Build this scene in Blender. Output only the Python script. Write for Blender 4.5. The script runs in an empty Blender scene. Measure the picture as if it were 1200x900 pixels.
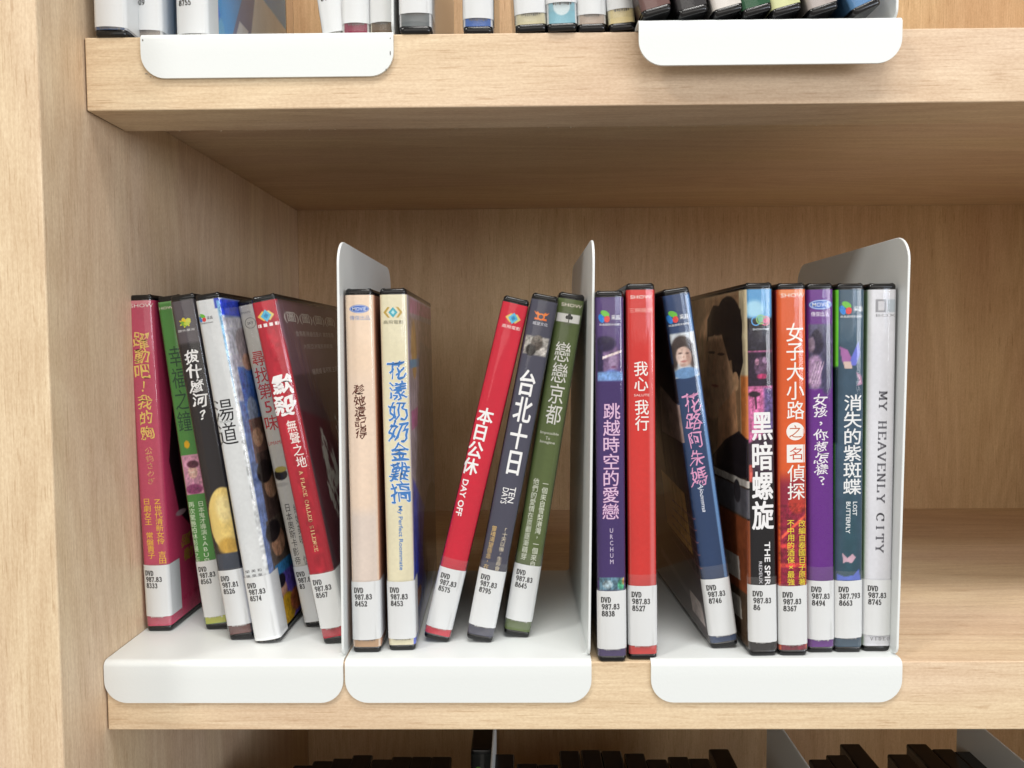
import bpy, bmesh, math, random
import numpy as np
from mathutils import Matrix, Vector

scene = bpy.context.scene
random.seed(11)
RNG = np.random.default_rng(5)

# ------------------------------------------------------------------ camera
CAM_LOC = (0.21161, -0.37489, 0.15915)
CAM_RIGHT = (0.999917, 0.011227, -0.006334)
CAM_UP = (0.005752, 0.051176, 0.998673)
CAM_FWD = (-0.011537, 0.998627, -0.051107)
CAM_LENS = 26.742

cam_data = bpy.data.cameras.new('camera')
cam = bpy.data.objects.new('camera', cam_data)
scene.collection.objects.link(cam)
cam.matrix_world = Matrix(((CAM_RIGHT[0], CAM_UP[0], -CAM_FWD[0], CAM_LOC[0]),
                           (CAM_RIGHT[1], CAM_UP[1], -CAM_FWD[1], CAM_LOC[1]),
                           (CAM_RIGHT[2], CAM_UP[2], -CAM_FWD[2], CAM_LOC[2]),
                           (0, 0, 0, 1)))
cam_data.sensor_width = 36
cam_data.lens = CAM_LENS
cam_data.clip_start = 0.01
cam_data.clip_end = 50
scene.camera = cam

# ------------------------------------------------------------------ light
world = bpy.data.worlds.new('World')
scene.world = world
world.use_nodes = True
bg = world.node_tree.nodes['Background']
bg.inputs['Color'].default_value = (1.0, 0.93, 0.83, 1)
bg.inputs['Strength'].default_value = 0.40

def area(name, loc, target, sx, sy, power, color):
    d = bpy.data.lights.new(name, 'AREA')
    d.shape = 'RECTANGLE'
    d.size, d.size_y, d.energy, d.color = sx, sy, power, color
    o = bpy.data.objects.new(name, d)
    scene.collection.objects.link(o)
    o.location = loc
    o.rotation_euler = (Vector(target) - Vector(loc)).to_track_quat('-Z', 'Y').to_euler()
    return o

area('ceiling_light', (0.35, -1.95, 2.60), (0.35, -1.95, 0), 1.3, 0.30, 18, (1.0, 0.97, 0.93))
area('ceiling_light', (0.40, -1.00, 2.60), (0.40, -1.00, 0), 1.3, 0.30, 40, (1.0, 0.97, 0.93))
area('ceiling_light', (-2.2, -2.0, 2.60), (-2.2, -2.0, 0), 0.6, 0.6, 75, (1.0, 0.97, 0.92))
area('ceiling_light', (2.4, -1.5, 2.60), (2.4, -1.5, 0), 0.6, 0.9, 12, (1.0, 0.97, 0.93))
area('window_or_fill_light', (2.4, -1.6, 0.50), (0.1, 0, 0.1), 0.7, 0.9, 20, (0.90, 0.94, 1.0))  # added low on the right to brighten the side wall, no known window
area('window_or_fill_light', (3.0, -4.0, 0.70), (0.3, 0.1, 0.1), 1.3, 0.7, 24, (0.74, 0.84, 1.0))
area('window_or_fill_light', (0.4, -4.5, 1.20), (0.25, 0, 0.1), 5.0, 2.0, 40, (1.0, 0.95, 0.88))  # added frontal fill for side covers and back panel, not a known window

vs = scene.view_settings
vs.view_transform = 'Standard'
vs.look = 'None'
vs.exposure = 0.08
vs.gamma = 1.0
scene.render.engine = 'CYCLES'
scene.cycles.use_denoising = True
scene.cycles.max_bounces = 8
scene.cycles.diffuse_bounces = 4
scene.cycles.glossy_bounces = 3
scene.cycles.transparent_max_bounces = 16
scene.cycles.caustics_reflective = False
scene.cycles.caustics_refractive = False

# ------------------------------------------------------------------ helpers
MM = 0.001

def lin(c):
    return tuple((x / 255 / 12.92) if x / 255 <= 0.04045 else ((x / 255 + 0.055) / 1.055) ** 2.4 for x in c)

def link(o, parent=None):
    scene.collection.objects.link(o)
    if parent is not None:
        o.parent = parent
    return o

def empty(name, loc=(0, 0, 0), rot=(0, 0, 0)):
    o = bpy.data.objects.new(name, None)
    o.empty_display_size = 0.01
    o.location = [c * MM for c in loc]
    o.rotation_euler = rot
    return link(o)

def tag(o, label, cat, group=None):
    o['label'] = label
    o['category'] = cat
    if group:
        o['group'] = group
    return o

def mesh_obj(name, verts, faces, mat, parent=None, smooth=False, scale=MM):
    me = bpy.data.meshes.new(name)
    me.from_pydata([(x * scale, y * scale, z * scale) for x, y, z in verts], [], faces)
    if smooth:
        me.polygons.foreach_set('use_smooth', [True] * len(me.polygons))
    me.materials.append(mat)
    me.update()
    return link(bpy.data.objects.new(name, me), parent)

def box_obj(name, x0, x1, y0, y1, z0, z1, mat, parent=None, bevel=0.5, seg=2):
    bm = bmesh.new()
    r = bmesh.ops.create_cube(bm, size=1)
    for v in bm.verts:
        v.co = Vector(((x0 if v.co.x < 0 else x1) * MM, (y0 if v.co.y < 0 else y1) * MM, (z0 if v.co.z < 0 else z1) * MM))
    if bevel:
        bmesh.ops.bevel(bm, geom=bm.edges[:], offset=bevel * MM, segments=seg, affect='EDGES', profile=0.5)
    me = bpy.data.meshes.new(name)
    bm.to_mesh(me)
    bm.free()
    me.materials.append(mat)
    return link(bpy.data.objects.new(name, me), parent)

# ------------------------------------------------------------------ materials
def new_mat(name):
    m = bpy.data.materials.new(name)
    m.use_nodes = True
    nt = m.node_tree
    return m, nt, nt.nodes['Principled BSDF']

def wood(name, axis, tint=1.0):
    """pale maple laminate, grain running along the given axis"""
    m, nt, p = new_mat(name)
    N, L = nt.nodes.new, nt.links.new
    tc = N('ShaderNodeTexCoord')
    def noise(across, along, detail, rough=0.55, dist=0.0, off=0.0):
        mp = N('ShaderNodeMapping')
        sc = [across] * 3
        sc['xyz'.index(axis)] = along
        mp.inputs['Scale'].default_value = sc
        mp.inputs['Location'].default_value = (off, off * 1.7, off * .6)
        L(tc.outputs['Object'], mp.inputs['Vector'])
        n = N('ShaderNodeTexNoise')
        n.inputs['Scale'].default_value = 1
        n.inputs['Detail'].default_value = detail
        n.inputs['Roughness'].default_value = rough
        n.inputs['Distortion'].default_value = dist
        L(mp.outputs['Vector'], n.inputs['Vector'])
        return n.outputs['Fac']
    def ramp(fac, lo, hi, a, b):
        mr = N('ShaderNodeMapRange')
        mr.inputs['From Min'].default_value = lo
        mr.inputs['From Max'].default_value = hi
        mr.inputs['To Min'].default_value = a
        mr.inputs['To Max'].default_value = b
        L(fac, mr.inputs['Value'])
        return mr.outputs['Result']
    def math_(op, a, b):
        q = N('ShaderNodeMath')
        q.operation = op
        for i, x in enumerate((a, b)):
            if isinstance(x, (int, float)):
                q.inputs[i].default_value = x
            else:
                L(x, q.inputs[i])
        return q.outputs[0]
    bands = ramp(noise(34, 2.6, 3, .5, .4), .3, .7, .93, 1.05)
    rings_src = noise(9, 1.1, 2, .5, .3, 3.1)
    rings = math_('SINE', math_('MULTIPLY', rings_src, 150.0), 0)
    rings = ramp(rings, -1, 1, .945, 1.03)
    fibre = ramp(noise(640, 20, 4, .65, 0, 7.7), .3, .7, .90, 1.07)
    fine = ramp(noise(1500, 90, 2, .6, 0, 1.3), .3, .7, .955, 1.04)
    speck = ramp(noise(1100, 500, 2, .6, 0, 2.3), .34, .66, .93, 1.055)
    pores = ramp(noise(1000, 60, 1, .5, 0, 9.9), .62, .74, 1.0, .80)
    val = bands
    for q in (rings, fibre, fine, speck, pores):
        val = math_('MULTIPLY', val, q)
    hue = N('ShaderNodeMix')
    hue.data_type = 'RGBA'
    hue.inputs['A'].default_value = (*[c * tint for c in (.715, .560, .372)], 1)
    hue.inputs['B'].default_value = (*[c * tint for c in (.690, .522, .368)], 1)
    L(ramp(noise(14, 3, 2, .5, .2, 5), .4, .6, 0, 1), hue.inputs['Factor'])
    mul = N('ShaderNodeMix')
    mul.data_type = 'RGBA'
    mul.blend_type = 'MULTIPLY'
    mul.inputs['Factor'].default_value = 1
    L(hue.outputs['Result'], mul.inputs['A'])
    if tint < 1:  # shaded back panel: deeper, warmer colour stands in for shade and bounce
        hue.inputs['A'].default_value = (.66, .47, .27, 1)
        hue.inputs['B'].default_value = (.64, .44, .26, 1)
    # darker grain is also redder: raise the value to a power per channel
    comb = N('ShaderNodeCombineColor')
    L(math_('POWER', val, .85), comb.inputs[0])
    L(math_('POWER', val, 1.15), comb.inputs[1])
    L(math_('POWER', val, 1.4), comb.inputs[2])
    L(comb.outputs[0], mul.inputs['B'])
    L(mul.outputs['Result'], p.inputs['Base Color'])
    p.inputs['Roughness'].default_value = .48
    p.inputs['Specular IOR Level'].default_value = .35
    bp = N('ShaderNodeBump')
    bp.inputs['Strength'].default_value = .25
    bp.inputs['Distance'].default_value = .00025
    L(math_('MULTIPLY', fibre, pores), bp.inputs['Height'])
    L(bp.outputs['Normal'], p.inputs['Normal'])
    return m

WOOD_X = wood('maple_grain_sideways', 'x')
WOOD_Z = wood('maple_grain_upright', 'z')
WOOD_BACK_SHADED = wood('maple_back_shaded', 'z', .80)  # same laminate, with the recess shade and warm bounce put into its colour

def solid(name, col, rough=.5, spec=.5, bump=0, bscale=900, coat=0):
    m, nt, p = new_mat(name)
    p.inputs['Base Color'].default_value = (*col, 1)
    p.inputs['Roughness'].default_value = rough
    p.inputs['Specular IOR Level'].default_value = spec
    p.inputs['Coat Weight'].default_value = coat
    if bump:
        n = nt.nodes.new('ShaderNodeTexNoise')
        tc = nt.nodes.new('ShaderNodeTexCoord')
        nt.links.new(tc.outputs['Object'], n.inputs['Vector'])
        n.inputs['Scale'].default_value = bscale
        n.inputs['Detail'].default_value = 3
        b = nt.nodes.new('ShaderNodeBump')
        b.inputs['Strength'].default_value = bump
        b.inputs['Distance'].default_value = .0002
        nt.links.new(n.outputs['Fac'], b.inputs['Height'])
        nt.links.new(b.outputs['Normal'], p.inputs['Normal'])
        # slight unevenness of the gloss
        mr = nt.nodes.new('ShaderNodeMapRange')
        mr.inputs['To Min'].default_value = rough * .8
        mr.inputs['To Max'].default_value = min(1, rough * 1.25)
        n2 = nt.nodes.new('ShaderNodeTexNoise')
        n2.inputs['Scale'].default_value = 25
        nt.links.new(tc.outputs['Object'], n2.inputs['Vector'])
        nt.links.new(n2.outputs['Fac'], mr.inputs['Value'])
        nt.links.new(mr.outputs['Result'], p.inputs['Roughness'])
    return m

ENAMEL = solid('white_powder_coat', (.735, .770, .770), .33, .5, .25, 700)
BLACK = solid('black_case_plastic', (.006, .006, .007), .19, .5, .12, 300)
LABEL = solid('white_label_paper', (.735, .755, .765), .45, .4, .1, 1200)
DARKGAP = solid('dark_joint', (.16, .10, .06), .8)
CHIP = solid('pale_edge_chip', (.78, .70, .58), .8)

def ink_mat():
    m, nt, p = new_mat('printed_ink')
    a = nt.nodes.new('ShaderNodeVertexColor')
    a.layer_name = 'Col'
    nt.links.new(a.outputs['Color'], p.inputs['Base Color'])
    p.inputs['Roughness'].default_value = .45
    p.inputs['Specular IOR Level'].default_value = .12
    return m
INK = ink_mat()

def clear(name, haze, rough, bump):
    m = bpy.data.materials.new(name)
    m.use_nodes = True
    nt = m.node_tree
    nt.nodes.clear()
    N, L = nt.nodes.new, nt.links.new
    out = N('ShaderNodeOutputMaterial')
    tr = N('ShaderNodeBsdfTransparent')
    tr.inputs['Color'].default_value = (.985, .985, .985, 1)
    gl = N('ShaderNodeBsdfGlossy')
    gl.inputs['Roughness'].default_value = rough
    # Schlick reflectance that is the same from both sides of the film
    lw = N('ShaderNodeLayerWeight')
    lw.inputs['Blend'].default_value = .5
    pw = N('ShaderNodeMath')
    pw.operation = 'POWER'
    pw.inputs[1].default_value = 5
    L(lw.outputs['Facing'], pw.inputs[0])
    fr = N('ShaderNodeMapRange')
    fr.inputs['To Min'].default_value = .045
    fr.inputs['To Max'].default_value = 1.0
    L(pw.outputs[0], fr.inputs['Value'])
    mix = N('ShaderNodeMixShader')
    L(fr.outputs[0], mix.inputs[0])
    L(tr.outputs[0], mix.inputs[1])
    L(gl.outputs[0], mix.inputs[2])
    df = N('ShaderNodeBsdfDiffuse')
    df.inputs['Color'].default_value = (.9, .9, .9, 1)
    mix2 = N('ShaderNodeMixShader')
    mix2.inputs[0].default_value = haze
    L(mix.outputs[0], mix2.inputs[1])
    L(df.outputs[0], mix2.inputs[2])
    tc = N('ShaderNodeTexCoord')
    mp = N('ShaderNodeMapping')
    mp.inputs['Scale'].default_value = (160, 160, 22)
    n = N('ShaderNodeTexNoise')
    n.inputs['Scale'].default_value = 1
    n.inputs['Detail'].default_value = 3
    b = N('ShaderNodeBump')
    b.inputs['Strength'].default_value = bump
    b.inputs['Distance'].default_value = .0006
    L(tc.outputs['Object'], mp.inputs['Vector'])
    L(mp.outputs['Vector'], n.inputs['Vector'])
    L(n.outputs['Fac'], b.inputs['Height'])
    L(b.outputs['Normal'], gl.inputs['Normal'])
    L(mix2.outputs[0], out.inputs['Surface'])
    return m
SLEEVE = clear('clear_plastic_sleeve', .003, .09, .30)
TAPE = clear('clear_tape', .035, .15, .40)

# ------------------------------------------------------------------ bookcase
DEPTH, LIP, PITCH = 353.0, 35.0, 309.5
bookcase = empty('bookcase', (0, 0, 0))
tag(bookcase, 'pale maple laminate bookcase with open shelves holding all the film cases', 'bookcase')
box_obj('side_panel', -70, 0, -36, DEPTH + 16, -480, 640, WOOD_Z, bookcase, .8)
box_obj('side_panel', 722, 760, -36, DEPTH + 16, -480, 640, WOOD_Z, bookcase, .8)
box_obj('back_panel', .2, 721.8, DEPTH, DEPTH + 15.7, -480, 640, WOOD_BACK_SHADED, bookcase, 0)
for k in (1, 0, -1):
    z = k * PITCH
    b = box_obj('shelf_board', .3, 721.7, 36, DEPTH - .2, z - 21.5, z, WOOD_X, bookcase, 0)
    lip = box_obj('front_lip', .9, 721.2, 0, 35.8, z - LIP, z, WOOD_X, b, .6)
    # dark joint where the lip meets the side panel
    box_obj('joint', .05, .85, 1.2, 35, z - LIP + .5, z - .5, DARKGAP, b, 0)
    if k == 1:
        verts, faces = [], []
        for i in range(46):
            x = random.uniform(30, 560)
            y = 36 + random.uniform(-.4, .4)
            s = random.uniform(.15, .45) * (1.5 if random.random() < .15 else 1)
            n = len(verts)
            zz = z - LIP
            a = random.uniform(0, 6)
            for j in range(3):
                verts.append((x + s * math.cos(a + j * 2.1), y + s * .6 * math.sin(a + j * 2.1), zz + .1))
            verts.append((x + s * .3, y, zz - s * .8))
            faces += [(n, n + 1, n + 2), (n, n + 1, n + 3), (n + 1, n + 2, n + 3), (n + 2, n, n + 3)]
        c = mesh_obj('edge_chips', verts, faces, CHIP, b)
        c['kind'] = 'stuff'

# ------------------------------------------------------------------ bookends
def rounded(pts_r):
    """closed polygon from corners [(a, b, radius)]"""
    out = []
    n = len(pts_r)
    for i, (a, b, r) in enumerate(pts_r):
        if r <= 0:
            out.append((a, b))
            continue
        pa, pn = Vector(pts_r[i - 1][:2]), Vector(pts_r[(i + 1) % n][:2])
        c = Vector((a, b))
        d0, d1 = (pa - c).normalized(), (pn - c).normalized()
        s, e = c + d0 * r, c + d1 * r
        o = c + (d0 + d1) * r
        for k in range(9):
            t = k / 8 * math.pi / 2
            q = o + (s - o) * math.cos(t) + (e - o) * math.sin(t)
            out.append((q.x, q.y))
    return out

def bevel_prism(poly, h0, h1, axis, bev):
    """extrude polygon between h0 and h1 with small bevelled rims; axis 0 = along x (poly y,z)"""
    cx = sum(p[0] for p in poly) / len(poly)
    cy = sum(p[1] for p in poly) / len(poly)
    bm = bmesh.new()
    def mk(p, h):
        return (h, p[0], p[1]) if axis == 0 else (p[0], h, p[1])
    lo = [bm.verts.new(mk(p, h0)) for p in poly]
    f = bm.faces.new(lo)
    r = bmesh.ops.extrude_face_region(bm, geom=[f])
    vec = Vector(mk((0, 0), h1 - h0))
    bmesh.ops.translate(bm, vec=vec, verts=[g for g in r['geom'] if isinstance(g, bmesh.types.BMVert)])
    bmesh.ops.recalc_face_normals(bm, faces=bm.faces[:])
    rim = [e for e in bm.edges if abs((e.verts[0].co - e.verts[1].co).dot(vec.normalized())) < 1e-6]
    bmesh.ops.bevel(bm, geom=rim, offset=bev, segments=2, affect='EDGES', profile=.5)
    return bm

def make_bookend(x0, x1, z, y=0.0, label='', group=None, lean=.55):
    root = empty('bookend', (x0, y, z))
    tag(root, label, 'bookend', group)
    w = x1 - x0
    # base sheet and front flange in one bent piece; rows of (y, z, inset)
    rows = [(151, 1.3, 0), (60, 1.3, 0), (1.8, 1.3, 0)]
    for k in range(1, 7):
        t = k / 6 * math.pi / 2
        rows.append((1.8 - 3.2 * math.sin(t), 1.3 - 3.2 + 3.2 * math.cos(t), 0))
    rows.append((-1.4, -8.2, 0))
    R = 11.5
    for k in range(0, 10):
        t = k / 9 * math.pi / 2
        rows.append((-1.4, -8.8 - R * math.sin(t), R - R * math.cos(t)))
    out_v, in_v = [], []
    nrm = []
    for i, (a, b, c) in enumerate(rows):
        p = rows[max(0, i - 1)]
        q = rows[min(len(rows) - 1, i + 1)]
        d = Vector((q[0] - p[0], q[1] - p[1])).normalized()
        nrm.append(Vector((d.y, -d.x)))
    verts, faces = [], []
    t = 1.2
    for (a, b, c), n in zip(rows, nrm):
        # n points inwards/outwards; inner side lies towards the shelf
        ia, ib = a - n.x * -t, b - n.y * -t
        if ib > b + .01 or (abs(ib - b) < .01 and ia < a):
            ia, ib = a - n.x * t, b - n.y * t
        ib = max(ib, .06) if a > 0 else ib
        verts += [(c, a, b), (w - c, a, b), (c, ia, ib), (w - c, ia, ib)]
    for i in range(len(rows) - 1):
        o = i * 4
        faces += [(o, o + 1, o + 5, o + 4), (o + 2, o + 6, o + 7, o + 3), (o, o + 4, o + 6, o + 2), (o + 1, o + 3, o + 7, o + 5)]
    faces.append((0, 2, 3, 1))
    o = (len(rows) - 1) * 4
    faces.append((o, o + 1, o + 3, o + 2))
    me = bpy.data.meshes.new('base_plate')
    bm = bmesh.new()
    vv = [bm.verts.new([c_ * MM for c_ in v]) for v in verts]
    for f in faces:
        bm.faces.new([vv[i] for i in f])
    bmesh.ops.recalc_face_normals(bm, faces=bm.faces[:])
    for f in bm.faces:
        f.smooth = True
    for e in bm.edges:
        if len(e.link_faces) == 2 and e.calc_face_angle() > .7:
            e.smooth = False
    bm.to_mesh(me)
    bm.free()
    me.materials.append(ENAMEL)
    link(bpy.data.objects.new('base_plate', me), root)
    # upright plate, leaning outwards a hair, bent up from the base
    poly = rounded([(2.2, 1.45, 5), (2.2, 212, 13), (152, 212, 13), (152, 1.45, 2)])
    bm = bevel_prism(poly, w - 1.5, w - .2, 0, .35)
    sh = math.tan(math.radians(lean))
    for v in bm.verts:
        zz = v.co.z
        v.co.x += zz * sh
        # inner bend radius towards the base
        if v.co.x < w - .8 + zz * sh and zz < 3:
            v.co.x -= 0
        v.co *= MM
    me = bpy.data.meshes.new('upright_plate')
    bm.to_mesh(me)
    bm.free()
    me.materials.append(ENAMEL)
    up = link(bpy.data.objects.new('upright_plate', me), root)
    # bend fillet between base and upright
    vs_, fs_ = [], []
    for yy in (7.5, 150):
        for k in range(5):
            a = k / 4 * math.pi / 2
            vs_.append((w - 1.52 - 2.6 + 2.6 * math.sin(a), yy, 1.34 + 2.6 - 2.6 * math.cos(a)))
        vs_.append((w - 1.0, yy, .9))
    for k in range(5):
        fs_.append((k, k + 1, k + 7, k + 6))
    fs_.append((5, 0, 6, 11))
    fs_.append((0, 1, 2, 3, 4, 5))
    fs_.append((11, 10, 9, 8, 7, 6))
    mesh_obj('bend', vs_, fs_, ENAMEL, up, smooth=False)
    return root

GB = 'white metal bookends on the shelves'
make_bookend(.4, 121.4, 0, 0, 'white metal bookend at the left end of the middle shelf, touching the side wall', GB, .3)
make_bookend(122.4, 246.2, 0, 0, 'white metal bookend in the middle of the middle shelf, holding the three right-leaning cases', GB, .7)
make_bookend(276.0, 401.0, 0, 0, 'white metal bookend at the right end of the middle shelf, holding the lavender case', GB, .6)
upper_bookend = make_bookend(28.8, 151.2, PITCH, -.2, 'white metal bookend on the upper shelf, left one above the black brush-title cover', GB, .4)
SCUFF = solid('dark_scuff', (.16, .15, .13), .8)
for px_, pz_, a_, b_ in ((1.2, -2.2, .5, .7), (2.6, -18.2, .9, .3), (4.6, -19.6, .7, .25), (6.0, -20.0, .4, .2), (120.9, -9.5, .3, 1.2), (121.0, -2.6, .3, .5), (118.8, -17.4, .4, .6)):
    v_ = []
    for k in range(7):
        t_ = k / 7 * math.tau
        r_ = random.uniform(.6, 1.1)
        v_.append((px_ + a_ * r_ * math.cos(t_), -1.43, pz_ + b_ * r_ * math.sin(t_)))
    mesh_obj('scuff', v_, [tuple(range(7))], SCUFF, upper_bookend)
make_bookend(267.6, 389.8, PITCH, -10.3, 'white metal bookend on the upper shelf whose front flange sticks out over the board', GB, .4)
make_bookend(69.5, 192.8, -PITCH, 0, 'white metal bookend on the bottom shelf, its edge-on plate beside the logo case', GB, .1)
make_bookend(262.5, 385.0, -PITCH, 0, 'white metal bookend on the bottom shelf, grey plate between two black clusters', GB, .2)
make_bookend(395.5, 518.5, -PITCH, 0, 'white metal bookend on the bottom shelf, grey plate in the lower right corner', GB, .2)

# ------------------------------------------------------------------ film cases: geometry of the wrapped cover
RAD = 2.2
ARC = RAD * math.pi / 2

def umap(s, v, off, w):
    """wrap sheet coordinates (s across the spine, v up) round the case"""
    s = np.asarray(s, float)
    v = np.asarray(v, float)
    a = w / 2 - RAD
    sg = np.where(s < 0, -1.0, 1.0)
    q = np.abs(s) - a
    phi = np.clip(q, 0, ARC) / RAD
    x = np.where(q <= 0, np.abs(s), np.where(q < ARC, a + (RAD + off) * np.sin(phi), w / 2 + off))
    y = np.where(q <= 0, -off, np.where(q < ARC, RAD - (RAD + off) * np.cos(phi), RAD + (q - ARC)))
    return np.stack([sg * x, y, v], -1)

def grid_mesh(name, ss, vv, off, w, mat, parent, colors=None, ripple=0.0, bulge=0.0, tilt=0.0):
    ns, nv = len(ss), len(vv)
    S_, V_ = np.meshgrid(ss, vv)
    P = umap(S_, V_, off, w).reshape(-1, 3)
    if tilt:
        P[:, 2] += tilt * P[:, 0]
    if bulge:
        q = np.clip(np.abs(S_.reshape(-1)) / (w / 2 - RAD), 0, 1)
        P[:, 1] -= bulge * (1 - q ** 2.4)
    if ripple:
        P[:, 1] -= ripple * (np.sin(P[:, 2] * .21 + ripple * 90) * .5 + .5) * (np.abs(P[:, 0]) < w / 2 - .3)
    idx = np.arange(ns * nv).reshape(nv, ns)
    F = np.stack([idx[:-1, :-1], idx[:-1, 1:], idx[1:, 1:], idx[1:, :-1]], -1).reshape(-1, 4)
    me = bpy.data.meshes.new(name)
    me.vertices.add(len(P))
    me.vertices.foreach_set('co', (P * MM).ravel())
    me.loops.add(F.size)
    me.loops.foreach_set('vertex_index', F.ravel())
    me.polygons.add(len(F))
    me.polygons.foreach_set('loop_start', np.arange(0, F.size, 4))
    me.polygons.foreach_set('loop_total', np.full(len(F), 4))
    me.polygons.foreach_set('use_smooth', np.ones(len(F), bool))
    if colors is not None:
        a = me.color_attributes.new('Col', 'FLOAT_COLOR', 'POINT')
        c4 = np.ones((len(P), 4))
        c4[:, :3] = colors.reshape(-1, 3)
        a.data.foreach_set('color', c4.ravel())
    me.update(calc_edges=True)
    me.materials.append(mat)
    return link(bpy.data.objects.new(name, me), parent)

def value_noise(S_, V_, scale_s, scale_v, seed):
    r = np.random.default_rng(seed)
    T = r.random((64, 64))
    a, b = S_ / scale_s + 20, V_ / scale_v + 20
    i, j = np.floor(a).astype(int), np.floor(b).astype(int)
    fa, fb = a - i, b - j
    fa, fb = fa * fa * (3 - 2 * fa), fb * fb * (3 - 2 * fb)
    g = lambda p, q: T[p % 64, q % 64]
    return (g(i, j) * (1 - fa) + g(i + 1, j) * fa) * (1 - fb) + (g(i, j + 1) * (1 - fa) + g(i + 1, j + 1) * fa) * fb

def poly_dist(S_, V_, pts):
    """signed distance, positive inside"""
    d = np.full(S_.shape, 1e9)
    ins = np.zeros(S_.shape, bool)
    n = len(pts)
    for i in range(n):
        x0, y0 = pts[i]
        x1, y1 = pts[(i + 1) % n]
        ex, ey = x1 - x0, y1 - y0
        t = np.clip(((S_ - x0) * ex + (V_ - y0) * ey) / (ex * ex + ey * ey + 1e-9), 0, 1)
        d = np.minimum(d, np.hypot(S_ - x0 - t * ex, V_ - y0 - t * ey))
        c = ((y0 > V_) != (y1 > V_)) & (S_ < (x1 - x0) * (V_ - y0) / ((y1 - y0) if y1 != y0 else 1e-9) + x0)
        ins ^= c
    return np.where(ins, d, -d)

def paint(S_, V_, spec):
    w = spec['w']
    C = np.empty(S_.shape + (3,))
    base, side = np.array(spec['base'], float), np.array(spec['side'], float)
    fl = spec.get('faces', [])
    side = side * min(1.4 if fl else 1.1, 235 / side.max())
    t = np.clip((np.abs(S_) - (w / 2 - RAD + ARC * .75)) / .5, 0, 1)[..., None]
    C[:] = base * (1 - t) + side * t
    for op in spec.get('paint', ()):
        if op[0] == 'mot':
            x0, y0, x1, y1 = op[1]
            m = (S_ > x0) & (S_ < x1) & (V_ > y0) & (V_ < y1)
            nz = value_noise(S_, V_, op[3], op[3] * 1.3, 21) * .6 + value_noise(S_, V_, op[3] * .4, op[3] * .5, 22) * .6 - .6
            C = C * (1 + (nz * op[2] * m)[..., None])
            continue
        col = np.array(op[2], float) if op[0] != 'fig' else None
        if len(op) > 4 and op[4] in 'LR':
            col = col * min(1.55, 235 / max(col.max(), 1))
        if op[0] == 'rect':
            x0, y0, x1, y1 = op[1]
            if x1 < w / 2 + .5 and x0 > -w / 2 - .5 and (x1 - x0) > w * .75:
                x0, x1 = -w / 2, w / 2
            d = np.minimum(np.minimum(S_ - x0, x1 - S_), np.minimum(V_ - y0, y1 - V_))
            if op[3] > 2.5:
                # broad bands fade up and down only
                d = np.where((S_ > x0) & (S_ < x1), np.minimum(V_ - y0, y1 - V_), -9)
        elif op[0] == 'ell':
            cx, cy, rx, ry = op[1]
            q = np.hypot((S_ - cx) / max(rx, .05), (V_ - cy) / max(ry, .05))
            d = (1 - q) * min(rx, ry)
        elif op[0] == 'poly':
            d = poly_dist(S_, V_, op[1])
        else:
            cx, cy = op[1]
            nz = value_noise(S_ + V_ * .35, V_, 2.6, 9, 3) * .65 + value_noise(S_, V_, 1.1, 3.0, 8) * .5
            env = np.exp(-(((S_ - cx) / 17) ** 2 + ((V_ - cy + 28) / 36) ** 2) ** 2)
            env2 = np.exp(-(((S_ - cx - 34) / 12) ** 2 + ((V_ - cy + 14) / 22) ** 2) ** 2)
            m = np.clip((nz * (env + env2 * .9) - .45) * 8, 0, 1)[..., None]
            C = C * (1 - m) + np.array((225, 225, 214.)) * m
            continue
        s = max(op[3], .25)
        m = np.clip(d / s + .5, 0, 1)
        edge = w / 2 - RAD * .43
        fc = op[4] if len(op) > 4 else 'F'
        m = m * ((S_ > edge) if fc == 'R' else (S_ < -edge) if fc == 'L' else (np.abs(S_) <= edge + .25))
        m = (m * m * (3 - 2 * m))[..., None]
        C = C * (1 - m) + col * m
    k = 1 + (value_noise(S_, V_, 6, 22, 2) - .5) * .05 + (value_noise(S_, V_, 1.2, 1.2, 4) - .5) * .03
    C = np.clip(C * k[..., None], 0, 255) / 255
    return np.where(C <= .04045, C / 12.92, ((C + .055) / 1.055) ** 2.4) * .88

# ------------------------------------------------------------------ lettering
_glyphs = {}
_tmp = bpy.data.objects.new('lettering', bpy.data.curves.new('lettering', 'FONT'))
scene.collection.objects.link(_tmp)

def outline(text, bold):
    key = (text, bold)
    if key in _glyphs:
        return _glyphs[key]
    c = _tmp.data
    c.body = text
    c.size = 1
    c.offset = .010 * min(bold, .5) if len(text) > 1 else 0
    c.resolution_u = 2 if len(text) > 1 else 3
    c.fill_mode = 'FRONT'
    dg = bpy.context.evaluated_depsgraph_get()
    dg.update()
    ev = _tmp.evaluated_get(dg)
    me = ev.to_mesh()
    V = np.array([(v.co.x, v.co.y) for v in me.vertices]) if len(me.vertices) else np.zeros((0, 2))
    F = [tuple(p.vertices) for p in me.polygons]
    ev.to_mesh_clear()
    _glyphs[key] = (V, F)
    return _glyphs[key]

def arc(cx, cy, rx, ry, a0, a1, n=8):
    return [(cx + rx * math.cos(math.radians(a0 + (a1 - a0) * i / n)), cy + ry * math.sin(math.radians(a0 + (a1 - a0) * i / n))) for i in range(n + 1)]

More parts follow.
